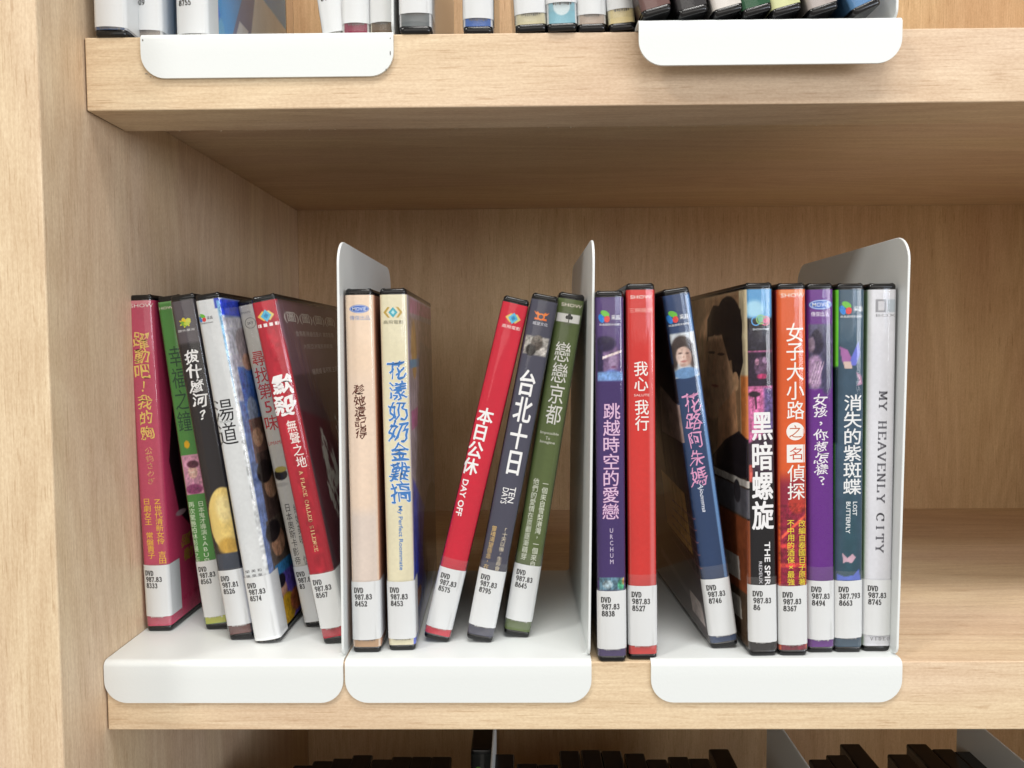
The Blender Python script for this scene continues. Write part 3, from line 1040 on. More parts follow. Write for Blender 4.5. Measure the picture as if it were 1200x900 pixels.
CASES = [
 {'loc': [9.78, 38.19, 1.41], 'lean': -1.71, 'yaw': 0, 'w': 13.79, 'h': 186.39, 'label': 'pink film case with yellow handwritten title, nearest the side wall', 'base': (200, 84, 110), 'side': (178, 58, 92), 
  'paint': [['poly', [[31.03, 161.0], [70.49, 145.06], [95.12, 104.54], [84.08, 26.9], [46.79, 44.74], [23.76, 62.92], [14.96, 93.92]], (30, 14, 20), 1.06, 'R'], ['ell', [35.42, 100.89, 7.96, 22.85], (120, 40, 60), 3.17, 'R'], ['ell', [25.89, 62.44, 6.55, 1.71], (230, 190, 200), 0.79, 'R'], ['rect', [-5.95, 181.53, 12.56, 184.53], (222, 140, 150), 0.53, 'F'], ['mot', [31.67, -21.87, 77.15, 165.94], 0.25, 5]], 
  'el': [['logo', 'show', [1.28, 180.56, 13.75]], ['col', '躍動吧！我的胸', [-0.32, 165.79, 0.07, 106.85, 7.93], (236, 204, 112), 0.35, 'b'], ['col', '公鈞さわぎ', [0.31, 103.07, 0.93, 82.25, 4.23], (226, 170, 120), 0.0, 'b'], ['col', 'Z世代清新女伶 吉田', [3.31, 74.59, 4.42, 37.84, 3.97], (240, 196, 70), 0.2, ''], ['col', '日劇女王 常盤貴子', [-2.6, 74.79, -1.57, 40.91, 3.97], (240, 196, 70), 0.2, ''], ['col', '躍動', [28.63, 49.28, 33.31, 32.84, 13.08], (214, 170, 70), 0.4, 'b']], 
  'tag': [37.5, 8.7, '987.83', '8333'], 'tape': 0.0, 'cut': 0, 'faces': ['R']},
 {'loc': [41.31, 40.32, 2.0], 'lean': -6.83, 'yaw': 0, 'w': 13.4, 'h': 186.61, 'label': 'green film case with dark title, small pink photo and yellow bell', 'base': (86, 152, 78), 'side': (40, 70, 40), 
  'paint': [['rect', [-7.82, 182.54, 8.11, 186.9], (120, 180, 110), 0.52, 'F'], ['rect', [-11.58, 76.66, 13.92, 98.49], (222, 160, 190), 0.31, 'F'], ['ell', [-0.55, 88.99, 2.59, 3.76], (232, 190, 180), 0.78, 'F'], ['ell', [0.08, 93.22, 3.29, 2.11], (95, 50, 70), 0.78, 'F'], ['ell', [-1.0, 79.47, 4.71, 2.83], (150, 70, 120), 1.03, 'F'], ['ell', [-1.61, 104.41, 1.5, 2.11], (238, 186, 40), 0.26, 'F'], ['rect', [-7.68, 3.37, 8.03, 8.22], (196, 200, 70), 0.52, 'F'], ['mot', [-5.0, 77.24, 5.38, 97.68], 0.5, 1.2]], 
  'el': [['logo', 'show', [-2.67, 180.16, 10.35]], ['col', '幸福之鐘', [-0.59, 159.24, -1.04, 111.49, 7.24], (44, 84, 62), 0.15, ''], ['col', '日本鬼才導演SABU自', [1.32, 72.46, -0.0, 37.41, 3.36], (224, 240, 214), 0.1, ''], ['col', '再次驚艷柏林影展之作', [-3.93, 72.63, -5.82, 37.16, 3.36], (224, 240, 214), 0.1, '']], 
  'tag': [39.0, 7.4, '987.83', '8563'], 'tape': 0.0, 'cut': 0, 'faces': []},
 {'loc': [60.67, 24.97, 2.17], 'lean': -8.39, 'yaw': 0, 'w': 13.35, 'h': 186.57, 'label': 'charcoal film case with white brush title and big yellow disc', 'base': (46, 43, 46), 'side': (44, 42, 46), 
  'paint': [['rect', [-5.23, 160.87, 5.76, 184.33], (92, 86, 92), 2.48, 'F'], ['ell', [3.26, 64.66, 9.49, 18.18], (242, 212, 128), 0.59, 'F'], ['ell', [2.55, 71.28, 4.07, 7.25], (250, 228, 160), 2.97, 'F'], ['ell', [1.8, 50.9, 5.43, 4.55], (212, 170, 80), 2.48, 'F'], ['rect', [-11.85, 36.64, 9.56, 47.35], (70, 76, 88), 0.99, 'F'], ['rect', [-8.32, -0.73, 7.79, 8.76], (110, 70, 66), 1.98, 'F'], ['mot', [-0.81, 44.98, 10.07, 83.85], 0.18, 2]], 
  'el': [['logo', 'splash', [-0.57, 171.83, 7.43]], ['hor', '拔什麼河', [-0.6, 167.75, 8.92, 1.29], (226, 226, 226), 0.1, ''], ['col', '拔什麼河？', [-0.31, 157.71, 0.13, 118.31, 7.93], (244, 244, 244), 0.8, 'b']], 
  'tag': [38.3, 8.1, '987.81', '8526'], 'tape': 0.0, 'cut': 1, 'faces': []},
 {'loc': [76.12, 20.72, 2.19], 'lean': -8.53, 'yaw': 0, 'w': 13.37, 'h': 186.79, 'label': 'white film case with two thin black characters and blue photo cover', 'base': (226, 230, 232), 'side': (92, 108, 150), 
  'paint': [['rect', [3.21, 178.43, 7.65, 184.05], (30, 60, 190), 0.49, 'F'], ['poly', [[4.3, 182.53], [8.26, 181.91], [12.31, 27.22], [8.72, 27.77]], (120, 180, 226), 0.73, 'F'], ['rect', [4.51, 174.6, 43.93, 182.98], (44, 66, 190), 0.97, 'R'], ['poly', [[5.84, 173.21], [55.36, 175.01], [56.97, 125.2], [6.87, 128.94]], (150, 150, 160), 1.46, 'R'], ['poly', [[12.78, 146.91], [58.3, 145.58], [57.79, 114.88], [14.65, 119.08]], (70, 110, 190), 1.46, 'R'], ['ell', [28.43, 158.84, 12.0, 9.45], (120, 110, 116), 1.46, 'R'], ['ell', [29.11, 149.3, 7.96, 4.72], (196, 150, 130), 1.46, 'R'], ['ell', [24.31, 122.89, 7.8, 7.35], (170, 190, 225), 1.46, 'R'], ['rect', [15.45, 94.05, 59.44, 118.08], (98, 74, 66), 0.97, 'R'], ['ell', [24.87, 107.6, 7.84, 5.25], (206, 160, 130), 0.97, 'R'], ['rect', [17.95, 51.99, 61.27, 99.05], (66, 52, 48), 0.73, 'R'], ['ell', [32.45, 80.84, 10.94, 8.4], (206, 158, 126), 0.97, 'R'], ['ell', [26.22, 88.24, 11.97, 6.3], (36, 28, 28), 0.97, 'R'], ['ell', [48.03, 72.91, 8.77, 9.45], (150, 110, 90), 1.46, 'R'], ['rect', [14.34, 24.62, 57.77, 62.11], (76, 66, 60), 0.73, 'R'], ['ell', [28.51, 48.02, 10.78, 7.87], (212, 160, 128), 0.97, 'R'], ['ell', [23.43, 55.14, 11.86, 5.77], (34, 28, 30), 0.97, 'R'], ['rect', [16.73, 10.41, 83.13, 36.86], (70, 150, 214), 0.97, 'R'], ['rect', [19.12, -10.7, 73.96, 30.4], (86, 70, 150), 1.94, 'R'], ['ell', [24.95, 21.77, 5.25, 4.72], (200, 150, 130), 0.97, 'R'], ['ell', [23.32, 27.15, 6.52, 3.67], (24, 20, 30), 0.97, 'R'], ['ell', [26.48, 10.5, 13.49, 8.4], (226, 176, 40), 1.46, 'R'], ['ell', [41.48, 11.27, 10.04, 6.3], (214, 120, 80), 1.46, 'R'], ['mot', [4.51, -33.34, 75.79, 182.98], 0.5, 2.5]], 
  'el': [['logo', 'petal', [-2.61, 174.21, 8.26]], ['col', '湯道', [-1.52, 131.66, -1.81, 106.71, 10.21], (34, 34, 40), -0.05, ''], ['hor', 'YUDO', [-1.63, 119.43, 6.32, 1.26], (110, 110, 116), 0, ''], ['hor', '榮 美 和', [-0.84, 38.98, 8.75, 1.65], (60, 60, 64), 0, ''], ['hor', '東 東 東', [-0.83, 36.43, 8.75, 1.56], (60, 60, 64), 0, '']], 
  'tag': [35.8, 1.4, '987.83', '8574'], 'tape': 0.0, 'cut': 0, 'faces': ['R']},
 {'loc': [96.93, 43.33, 2.51], 'lean': -10.65, 'yaw': 0, 'w': 14.2, 'h': 186.19, 'label': 'slim white film case with red title and noodle bowl print', 'base': (222, 220, 212), 'side': (60, 54, 54), 
  'paint': [['ell', [-2.86, 87.67, 3.74, 3.27], (36, 30, 30), 0.4, 'F'], ['ell', [-2.27, 90.47, 3.27, 1.64], (196, 178, 90), 0.5, 'F'], ['ell', [-3.58, 81.96, 3.74, 1.12], (196, 194, 188), 0.75, 'F']], 
  'el': [['ring', '', [-1.96, 173.03, 3.01], (70, 70, 74)], ['hor', 'UMAMI', [-3.79, 179.11, 6.02, 1.1], (130, 130, 130), 0, ''], ['col', '尋找第5味', [-1.66, 157.44, -2.04, 112.26, 7.02], (206, 62, 66), 0.35, ''], ['hor', 'UMAMI', [-2.48, 105.57, 7.53, 2.01], (206, 62, 66), 0.1, ''], ['col', '日本奧斯卡影帝', [-2.94, 71.11, -3.5, 35.9, 3.26], (60, 58, 58), 0, ''], ['col', '絕妙美味 信', [1.74, 70.21, 1.2, 35.01, 3.01], (60, 58, 58), 0, '']], 
  'tag': [35.1, 3.0, '987.8', '83'], 'tape': 0.0, 'cut': 0, 'faces': []},
 {'loc': [112.8, 19.41, 2.42], 'lean': -10.73, 'yaw': 0, 'w': 13.14, 'h': 186.58, 'label': 'red film case with white brush title, leaning on the left bookend plate', 'base': (180, 40, 56), 'side': (68, 48, 54), 
  'paint': [['poly', [[3.03, 182.44], [143.42, 182.31], [120.35, 144.09], [9.51, 142.77]], (84, 62, 70), 2.37, 'R'], ['poly', [[7.45, 124.62], [87.74, 106.66], [13.04, 20.93], [15.17, 39.25]], (66, 24, 34), 2.84, 'R'], ['fig', [42.0, 111.68], 0, 0], ['mot', [-2.33, 3.3, 3.63, 183.36], 0.35, 5]], 
  'el': [['logo', 'diamond', [-0.45, 175.89, 9.01]], ['hor', '■ ■ ■ ■', [-0.11, 171.1, 10.9, 1.71], (236, 228, 228), 0, ''], ['col', '默殺', [1.45, 145.29, -1.07, 122.62, 11.38], (246, 244, 244), 1.1, 'b'], ['col', '無聲之地', [0.75, 120.45, 2.15, 94.58, 5.21], (246, 236, 232), 0.35, ''], ['side', 'A PLACE CALLED SILENCE', [0.68, 93.04, 0.08, 49.82, 2.65], (236, 206, 150), 0, 'serif'], ['hor', '(圖)(圖)(圖)(圖)', [67.42, 174.13, 109.68, 6.26], (240, 236, 230), 0.4, ''], ['hor', '金馬影展最佳影片 東京影展', [69.36, 165.49, 84.5, 3.13], (214, 204, 200), 0.3, ''], ['hor', '大阪亞洲電影節觀摩', [69.9, 158.22, 65.72, 2.84], (206, 196, 194), 0.3, ''], ['hor', '楊貴媚 吳可熙 主演', [73.64, 143.46, 59.09, 3.41], (226, 216, 214), 0.3, '']], 
  'tag': [38.0, 8.5, '987.83', '8567'], 'tape': 0.0, 'cut': 0, 'faces': ['R']},
 {'loc': [131.45, 8.56, 1.24], 'lean': -0.36, 'yaw': 0, 'w': 14.13, 'h': 186.66, 'label': 'peach film case with blue oval logo and small brown brush title', 'base': (246, 222, 200), 'side': (190, 140, 112), 
  'paint': [['rect', [-6.95, 142.93, 9.37, 183.94], (248, 222, 196), 13.79, 'F'], ['rect', [-6.98, 33.45, 7.88, 73.39], (232, 216, 204), 9.19, 'F'], ['rect', [-8.52, 2.22, 7.65, 7.73], (196, 158, 122), 0.46, 'F'], ['rect', [8.16, 73.23, 8.73, 147.26], (196, 136, 100), 0.55, 'F'], ['ell', [24.99, 114.94, 12.74, 29.78], (150, 96, 70), 1.84, 'R']], 
  'el': [['logo', 'oval', [0.19, 176.58, 10.57]], ['hor', '傳傑出品', [0.3, 172.08, 10.11, 2.3], (126, 150, 196), 0.05, ''], ['col', '趁她還記得', [-0.89, 138.74, -0.23, 110.96, 5.29], (96, 44, 30), 0.5, 'b']], 
  'tag': [37.5, 7.2, '987.83', '8452'], 'tape': 0.0, 'cut': 0, 'faces': ['R']},
 {'loc': [149.35, 10.98, 1.28], 'lean': -0.67, 'yaw': 1.5, 'w': 13.67, 'h': 186.89, 'label': 'cream film case with blue outlined brush title beside the peach one', 'base': (236, 228, 196), 'side': (150, 140, 150), 
  'paint': [['rect', [19.04, 182.39, 258.76, 184.14], (190, 170, 190), 1.38, 'R'], ['poly', [[20.77, 172.66], [186.76, 171.08], [180.49, 148.33], [16.82, 153.86]], (140, 120, 110), 1.38, 'R'], ['ell', [32.84, 155.54, 12.56, 15.85], (180, 140, 80), 0.92, 'R'], ['rect', [17.54, 175.21, 258.32, 182.7], (206, 130, 170), 0.46, 'R'], ['rect', [12.36, 145.91, 102.1, 150.38], (90, 160, 210), 0.46, 'R'], ['rect', [14.23, 113.49, 94.16, 123.68], (206, 110, 170), 0.69, 'R'], ['poly', [[64.53, 160.32], [229.33, 147.49], [187.57, 6.26], [18.25, 69.8]], (112, 104, 104), 2.29, 'R'], ['poly', [[14.45, 88.7], [80.1, 56.12], [126.33, -47.84], [3.48, 2.05]], (54, 70, 150), 2.29, 'R'], ['ell', [36.35, 37.05, 17.48, 14.86], (30, 60, 180), 1.38, 'R'], ['ell', [104.41, 39.62, 49.95, 29.72], (74, 64, 62), 2.75, 'R'], ['ell', [24.18, 21.87, 16.49, 4.95], (190, 120, 70), 0.92, 'R'], ['mot', [12.52, -70.31, 181.65, 186.36], 0.5, 5]], 
  'el': [['logo', 'bracket', [-0.2, 174.83, 9.63]], ['hor', '高飛電影', [-0.11, 169.87, 10.09, 1.93], (90, 84, 60), 0.1, ''], ['col', '花漾奶奶金難搞', [1.12, 150.61, 1.22, 77.96, 9.63], (70, 130, 200), 0.35, 'bo'], ['side', 'My Perfect Roommate', [0.72, 75.77, 0.53, 42.47, 3.44], (74, 130, 196), 0.2, '']], 
  'tag': [36.7, 6.6, '987.83', '8453'], 'tape': 0.0, 'cut': 0, 'faces': ['R']},
 {'loc': [165.76, 21.05, 2.81], 'lean': 13.72, 'yaw': 0, 'w': 13.55, 'h': 186.03, 'label': 'bright red film case leaning right, printed DAY OFF', 'base': (212, 40, 62), 'side': (120, 20, 34), 
  'paint': [], 
  'el': [['logo', 'diamond', [0.37, 175.31, 8.39]], ['hor', '高飛電影', [0.58, 170.59, 9.78, 1.86], (246, 226, 222), 0.15, ''], ['col', '本日公休', [-1.43, 126.94, -3.85, 90.35, 7.92], (246, 246, 246), 1.0, ''], ['side', 'DAY OFF', [-4.1, 87.51, -3.7, 68.05, 3.91], (246, 240, 240), 0.5, '']], 
  'tag': [39.7, 7.1, '987.83', '8575'], 'tape': 5.6, 'cut': 0, 'faces': []},
 {'loc': [188.72, 20.62, 2.54], 'lean': 11.2, 'yaw': 0, 'w': 13.76, 'h': 186.01, 'label': 'slate grey film case leaning right with orange crab-like logo', 'base': (78, 78, 94), 'side': (60, 60, 74), 
  'paint': [['rect', [-6.39, 154.36, 7.19, 163.92], (170, 166, 160), 0.28, 'F'], ['ell', [0.1, 160.66, 3.04, 3.91], (86, 78, 72), 0.93, 'F'], ['ell', [-2.27, 156.61, 2.61, 3.04], (50, 46, 44), 0.93, 'F'], ['ell', [3.99, 156.9, 1.74, 2.17], (216, 210, 204), 0.7, 'F'], ['ell', [0.55, 163.0, 2.17, 1.74], (120, 112, 104), 0.7, 'F'], ['mot', [-6.39, 154.36, 7.19, 163.92], 0.7, 1.0]], 
  'el': [['logo', 'crab', [-0.32, 174.52, 8.34]], ['hor', '威望文化', [-0.05, 170.75, 7.88, 1.76], (216, 216, 224), 0.05, ''], ['col', '台北十日', [-1.0, 146.47, 0.58, 89.85, 8.81], (246, 246, 246), 1.0, ''], ['side', 'TEN DAYS', [0.63, 84.81, 0.38, 74.18, 6.95], (246, 246, 246), 0.5, '2line'], ['col', '「十天以後，生命會', [2.81, 62.66, 2.09, 38.87, 2.6], (226, 214, 186), 0, ''], ['col', '靈魂渴望信念，在', [-3.3, 62.39, -3.83, 38.65, 2.6], (226, 190, 120), 0, '']], 
  'tag': [39.1, 8.3, '987.83', '8795'], 'tape': 4.2, 'cut': 0, 'faces': []},
 {'loc': [208.44, 27.61, 2.33], 'lean': 9.45, 'yaw': 0, 'w': 13.8, 'h': 186.22, 'label': 'olive green film case leaning right, nearest the middle bookend plate', 'base': (98, 114, 68), 'side': (60, 74, 40), 
  'paint': [['rect', [-7.66, 170.79, 11.32, 175.48], (240, 240, 238), 0.19, 'F']], 
  'el': [['logo', 'show', [0.7, 179.99, 12.22]], ['logo', 'flower', [0.39, 173.59, 3.76]], ['col', '戀戀京都', [-0.25, 160.75, 0.65, 116.0, 7.99], (240, 240, 236), 0.15, ''], ['hor', 'Impossible', [0.04, 111.29, 9.87, 1.88], (228, 228, 220), 0, ''], ['hor', 'To', [-0.46, 108.67, 2.35, 1.65], (228, 228, 220), 0, ''], ['hor', 'Imagine', [-0.31, 106.38, 7.99, 1.88], (228, 228, 220), 0, ''], ['col', '一個來自雪梨港灣，一個來自', [2.27, 86.19, 2.36, 38.54, 3.06], (236, 240, 226), 0.1, ''], ['col', '他們的愛情在京都逐漸萌芽', [-2.88, 86.75, -3.04, 41.89, 3.06], (236, 240, 226), 0.1, '']], 
  'tag': [39.7, 9.0, '987.83', '8645'], 'tape': 6.6, 'cut': 0, 'faces': []},
 {'loc': [256.78, -0.58, 0.06], 'lean': -0.48, 'yaw': 0, 'w': 13.84, 'h': 185.29, 'label': 'dark purple film case with blue-lit face photo above pinkish title', 'base': (70, 52, 108), 'side': (34, 26, 52), 
  'paint': [['rect', [-5.95, 162.17, 8.51, 181.56], (88, 66, 122), 2.67, 'F'], ['rect', [-6.12, 141.25, 6.69, 162.39], (90, 70, 120), 0.27, 'F'], ['ell', [0.07, 152.25, 4.6, 8.39], (126, 100, 140), 1.34, 'F'], ['ell', [-2.38, 159.41, 5.44, 3.77], (46, 36, 70), 1.78, 'F'], ['ell', [-4.97, 150.65, 1.67, 8.39], (40, 32, 70), 1.34, 'F'], ['ell', [1.31, 150.56, 2.09, 3.77], (164, 140, 176), 1.34, 'F'], ['ell', [0.93, 154.75, 1.26, 0.5], (60, 44, 80), 0.45, 'F'], ['ell', [1.71, 148.04, 1.26, 0.5], (120, 70, 110), 0.45, 'F'], ['ell', [0.84, 144.27, 3.77, 2.52], (110, 130, 200), 1.34, 'F'], ['poly', [[-3.69, 153.15], [5.54, 156.36], [5.53, 155.11], [-3.7, 151.89]], (236, 216, 216), 0.27, 'F'], ['rect', [-6.27, 141.25, 6.69, 145.63], (130, 170, 230), 1.34, 'F'], ['rect', [-7.19, 36.39, 8.06, 43.04], (96, 130, 150), 0.45, 'F'], ['ell', [-2.12, 39.53, 2.55, 2.16], (150, 170, 180), 0.89, 'F'], ['ell', [4.68, 39.45, 1.7, 2.59], (80, 170, 130), 0.89, 'F'], ['ell', [5.97, 41.16, 0.85, 1.73], (200, 150, 90), 0.67, 'F'], ['mot', [-6.12, 141.25, 6.69, 162.39], 0.4, 1.2], ['mot', [-7.19, 36.39, 8.06, 43.04], 0.9, 1.2]], 
  'el': [['logo', 'petal', [-0.18, 172.31, 11.58]], ['col', '跳越時空的愛戀', [0.73, 130.39, -0.37, 72.2, 8.02], (226, 196, 224), 0.35, 'o'], ['col', 'URCHUM', [0.02, 68.34, 0.08, 49.43, 2.0], (214, 200, 226), 0, '']], 
  'tag': [36.5, 7.0, '987.83', '8838'], 'tape': 0.0, 'cut': 0, 'faces': []},
 {'loc': [272.54, 1.73, 0.07], 'lean': -0.55, 'yaw': 0, 'w': 14.17, 'h': 188.93, 'label': 'tall bright red upright film case with small white title', 'base': (216, 58, 54), 'side': (60, 20, 22), 
  'paint': [['rect', [-6.96, 6.05, -5.86, 184.95], (226, 92, 84), 0.9, 'F'], ['rect', [3.93, 5.91, 6.15, 184.77], (230, 110, 110), 1.35, 'F']], 
  'el': [['logo', 'show', [0.14, 182.33, 11.69]], ['hor', '三映娛樂', [0.09, 175.84, 11.69, 2.25], (236, 176, 166), -0.05, ''], ['col', '我心', [-0.09, 150.85, 0.01, 135.64, 6.75], (244, 240, 236), 0.4, ''], ['hor', 'SALUTE', [0.21, 133.94, 7.65, 1.17], (240, 226, 220), 0, ''], ['col', '我行', [0.19, 131.82, 0.29, 116.11, 6.75], (244, 240, 236), 0.4, '']], 
  'tag': [38.3, 7.7, '987.83', '8527'], 'tape': 5.8, 'cut': 0, 'faces': []},
 {'loc': [316.68, 12.52, 2.2], 'lean': -8.21, 'yaw': 2, 'w': 14.05, 'h': 187.02, 'label': 'navy film case leaning left with woman photo and pink brush title', 'base': (44, 66, 104), 'side': (44, 32, 38), 
  'paint': [['rect', [-7.19, 162.85, 3.74, 184.91], (50, 70, 110), 2.81, 'F'], ['poly', [[4.37, 183.18], [6.94, 182.8], [8.16, 7.18], [4.65, 7.74]], (110, 150, 200), 0.7, 'F'], ['rect', [-6.56, 141.78, 4.34, 164.4], (206, 212, 218), 0.28, 'F'], ['ell', [-0.98, 155.71, 5.59, 7.28], (70, 58, 56), 1.17, 'F'], ['ell', [-5.66, 152.05, 1.72, 6.0], (66, 54, 52), 1.17, 'F'], ['ell', [3.37, 150.68, 1.51, 5.14], (74, 62, 60), 1.17, 'F'], ['ell', [-0.78, 152.4, 3.87, 5.14], (214, 184, 170), 1.03, 'F'], ['ell', [-2.22, 151.53, 2.15, 3.0], (230, 204, 192), 1.41, 'F'], ['ell', [1.77, 151.8, 1.29, 3.86], (190, 154, 140), 1.17, 'F'], ['poly', [[-5.06, 156.33], [-1.03, 160.08], [4.87, 158.32], [4.33, 154.47], [0.82, 157.62], [-2.8, 156.86]], (66, 54, 52), 0.75, 'F'], ['ell', [-2.31, 154.08, 0.86, 0.43], (96, 72, 68), 0.56, 'F'], ['ell', [1.29, 153.71, 0.86, 0.43], (96, 72, 68), 0.56, 'F'], ['ell', [-0.76, 151.92, 0.52, 0.64], (196, 158, 144), 0.47, 'F'], ['ell', [-0.92, 149.85, 1.55, 0.51], (188, 116, 110), 0.47, 'F'], ['ell', [-1.19, 147.87, 2.15, 0.69], (200, 166, 154), 0.7, 'F'], ['ell', [-0.65, 143.85, 6.46, 2.79], (110, 150, 196), 0.7, 'F'], ['rect', [-89.67, 72.73, -27.05, 75.7], (60, 44, 50), 2.81, 'L'], ['poly', [[-72.38, 83.98], [-19.45, 79.88], [-19.56, 46.5], [-76.97, 50.49]], (176, 138, 84), 0.47, 'L'], ['poly', [[-108.15, 27.21], [-13.07, 16.15], [-14.74, 12.76], [-111.63, 21.69]], (74, 60, 66), 0.47, 'L'], ['poly', [[-41.53, 136.33], [-2.17, 127.14], [-3.73, 108.59], [-54.12, 109.42]], (120, 104, 100), 0.47, 'L'], ['ell', [-7.97, 139.02, 18.09, 10.13], (30, 26, 30), 1.41, 'L'], ['poly', [[-40.15, 21.07], [-15.71, 20.76], [-13.25, 9.15], [-39.04, 9.16]], (150, 140, 136), 0.38, 'L'], ['poly', [[-52.33, 69.86], [11.34, 68.92], [11.05, 68.34], [-52.73, 69.18]], (96, 66, 72), 0.23, 'L'], ['poly', [[-55.36, 64.71], [8.19, 62.54], [7.89, 61.95], [-55.76, 64.01]], (96, 66, 72), 0.23, 'L'], ['poly', [[-58.43, 59.47], [4.98, 56.04], [4.68, 55.43], [-58.85, 58.77]], (96, 66, 72), 0.23, 'L'], ['poly', [[-61.56, 54.16], [1.71, 49.41], [1.41, 48.8], [-61.98, 53.44]], (96, 66, 72), 0.23, 'L'], ['poly', [[-64.73, 48.76], [-1.62, 42.66], [-1.93, 42.03], [-65.15, 48.04]], (96, 66, 72), 0.23, 'L'], ['poly', [[-67.95, 43.28], [-5.02, 35.77], [-5.34, 35.13], [-68.38, 42.54]], (96, 66, 72), 0.23, 'L'], ['mot', [-6.56, 141.78, 4.34, 164.4], 0.22, 1.3], ['mot', [-46.78, 0.38, -6.39, 141.87], 0.4, 4]], 
  'el': [['logo', 'petal', [-1.08, 172.28, 12.19]], ['col', '花路阿朱媽', [0.5, 133.15, -1.63, 85.7, 7.97], (226, 160, 200), 0.1, 'b'], ['side', 'Ajoomma', [-1.45, 87.01, -1.54, 71.86, 3.75], (216, 222, 236), 0.1, 'i']], 
  'tag': [36.8, 6.8, '987.83', '8746'], 'tape': 7.0, 'cut': 0, 'faces': ['L']},
 {'loc': [333.69, 3.26, 1.36], 'lean': -1.36, 'yaw': 2, 'w': 13.79, 'h': 187.73, 'label': 'black film case with heavy white block title and large portrait cover', 'base': (24, 22, 27), 'side': (70, 56, 44), 
  'paint': [['rect', [-6.61, 170.46, 7.61, 185.12], (92, 160, 214), 2.33, 'F'], ['ell', [-2.52, 174.95, 4.67, 4.2], (170, 220, 246), 2.79, 'F'], ['rect', [-6.9, 154.45, 7.84, 165.42], (50, 46, 58), 1.86, 'F'], ['rect', [-5.78, 135.85, 7.19, 154.44], (176, 96, 140), 0.23, 'F'], ['rect', [-4.94, 136.72, 6.34, 153.57], (44, 30, 50), 0.37, 'F'], ['ell', [0.92, 146.21, 3.83, 5.08], (96, 70, 96), 0.93, 'F'], ['ell', [-1.6, 148.82, 1.06, 1.69], (196, 140, 170), 0.47, 'F'], ['ell', [2.24, 149.55, 1.06, 1.69], (190, 150, 190), 0.47, 'F'], ['ell', [0.86, 141.55, 2.56, 1.27], (190, 60, 110), 0.7, 'F'], ['rect', [-6.04, 99.18, 7.16, 135.84], (206, 110, 160), 1.4, 'F'], ['rect', [1.63, 99.18, 7.16, 135.6], (96, 80, 130), 2.33, 'F'], ['ell', [-3.1, 132.78, 2.99, 1.44], (52, 34, 46), 0.56, 'F'], ['poly', [[-3.1, 132.78], [-2.24, 132.75], [-1.92, 125.09], [-2.77, 125.12]], (52, 34, 46), 0.23, 'F'], ['poly', [[-6.43, 108.19], [7.37, 116.27], [7.06, 90.6], [-6.67, 91.07]], (60, 44, 60), 1.4, 'F'], ['rect', [-6.58, 88.85, -4.56, 97.5], (220, 100, 90), 0.93, 'F'], ['rect', [-179.66, 89.58, -14.47, 189.45], (112, 88, 66), 2.79, 'L'], ['rect', [-15.54, 108.55, -3.29, 184.98], (150, 140, 116), 0.93, 'L'], ['rect', [-14.81, 91.42, -4.0, 141.87], (196, 120, 66), 1.86, 'L'], ['ell', [-67.85, 144.68, 29.09, 30.15], (166, 130, 100), 2.79, 'L'], ['ell', [-34.74, 166.05, 23.62, 17.08], (22, 18, 20), 0.7, 'L'], ['poly', [[-60.74, 179.6], [-13.31, 175.43], [-10.56, 148.45], [-17.63, 139.13], [-27.25, 141.37], [-29.64, 151.16], [-39.56, 159.28], [-58.33, 163.21], [-73.98, 159.45], [-73.24, 171.84]], (22, 18, 20), 0.84, 'L'], ['poly', [[-72.07, 161.92], [-45.51, 163.03], [-31.35, 145.72], [-23.1, 139.77], [-26.47, 127.99], [-41.7, 117.56], [-64.11, 120.32], [-75.48, 134.44]], (206, 164, 130), 1.4, 'L'], ['ell', [-23.16, 138.43, 5.51, 5.02], (176, 140, 108), 0.7, 'L'], ['poly', [[-54.11, 121.17], [-23.35, 134.44], [-19.12, 106.49], [-59.15, 89.08]], (150, 112, 84), 0.93, 'L'], ['ell', [-65.64, 153.06, 6.74, 0.8], (50, 38, 34), 0.47, 'L'], ['ell', [-47.64, 152.29, 6.2, 0.75], (50, 38, 34), 0.47, 'L'], ['ell', [-59.96, 134.26, 6.58, 0.8], (120, 66, 58), 0.47, 'L'], ['poly', [[-62.44, 149.69], [-54.16, 149.84], [-57.97, 140.15], [-68.16, 139.25]], (148, 114, 90), 0.47, 'L'], ['poly', [[-83.93, 85.15], [-42.31, 105.82], [-18.81, 113.15], [-0.77, 108.88], [-1.47, 91.86], [-84.61, 74.15]], (26, 22, 26), 0.7, 'L'], ['poly', [[-137.81, 85.28], [-1.58, 89.3], [-1.72, 85.88], [-138.16, 80.6]], (200, 196, 190), 0.23, 'L'], ['poly', [[-138.25, 79.43], [-1.75, 85.02], [-2.35, 70.4], [-139.39, 64.16]], (74, 74, 80), 0.93, 'L'], ['ell', [-23.03, 81.34, 5.55, 6.03], (40, 38, 42), 0.7, 'L'], ['poly', [[-139.47, 62.98], [-2.39, 69.53], [-3.96, 31.17], [-142.67, 20.06]], (104, 56, 34), 0.93, 'L'], ['poly', [[-51.78, 44.34], [-21.83, 46.92], [-19.61, 34.94], [-46.07, 32.42]], (176, 170, 164), 0.28, 'L'], ['poly', [[-43.41, 23.65], [-20.02, 25.77], [-17.78, 14.81], [-37.85, 13.14]], (150, 146, 140), 0.28, 'L'], ['mot', [-5.62, 90.6, 7.06, 165.38], 0.7, 1.3], ['mot', [-9.04, 0.17, 6.82, 15.29], 0.9, 0.8], ['mot', [-153.24, 12.5, -7.29, 194.89], 0.3, 5]],  # blue glare at the spine top is painted into the cover
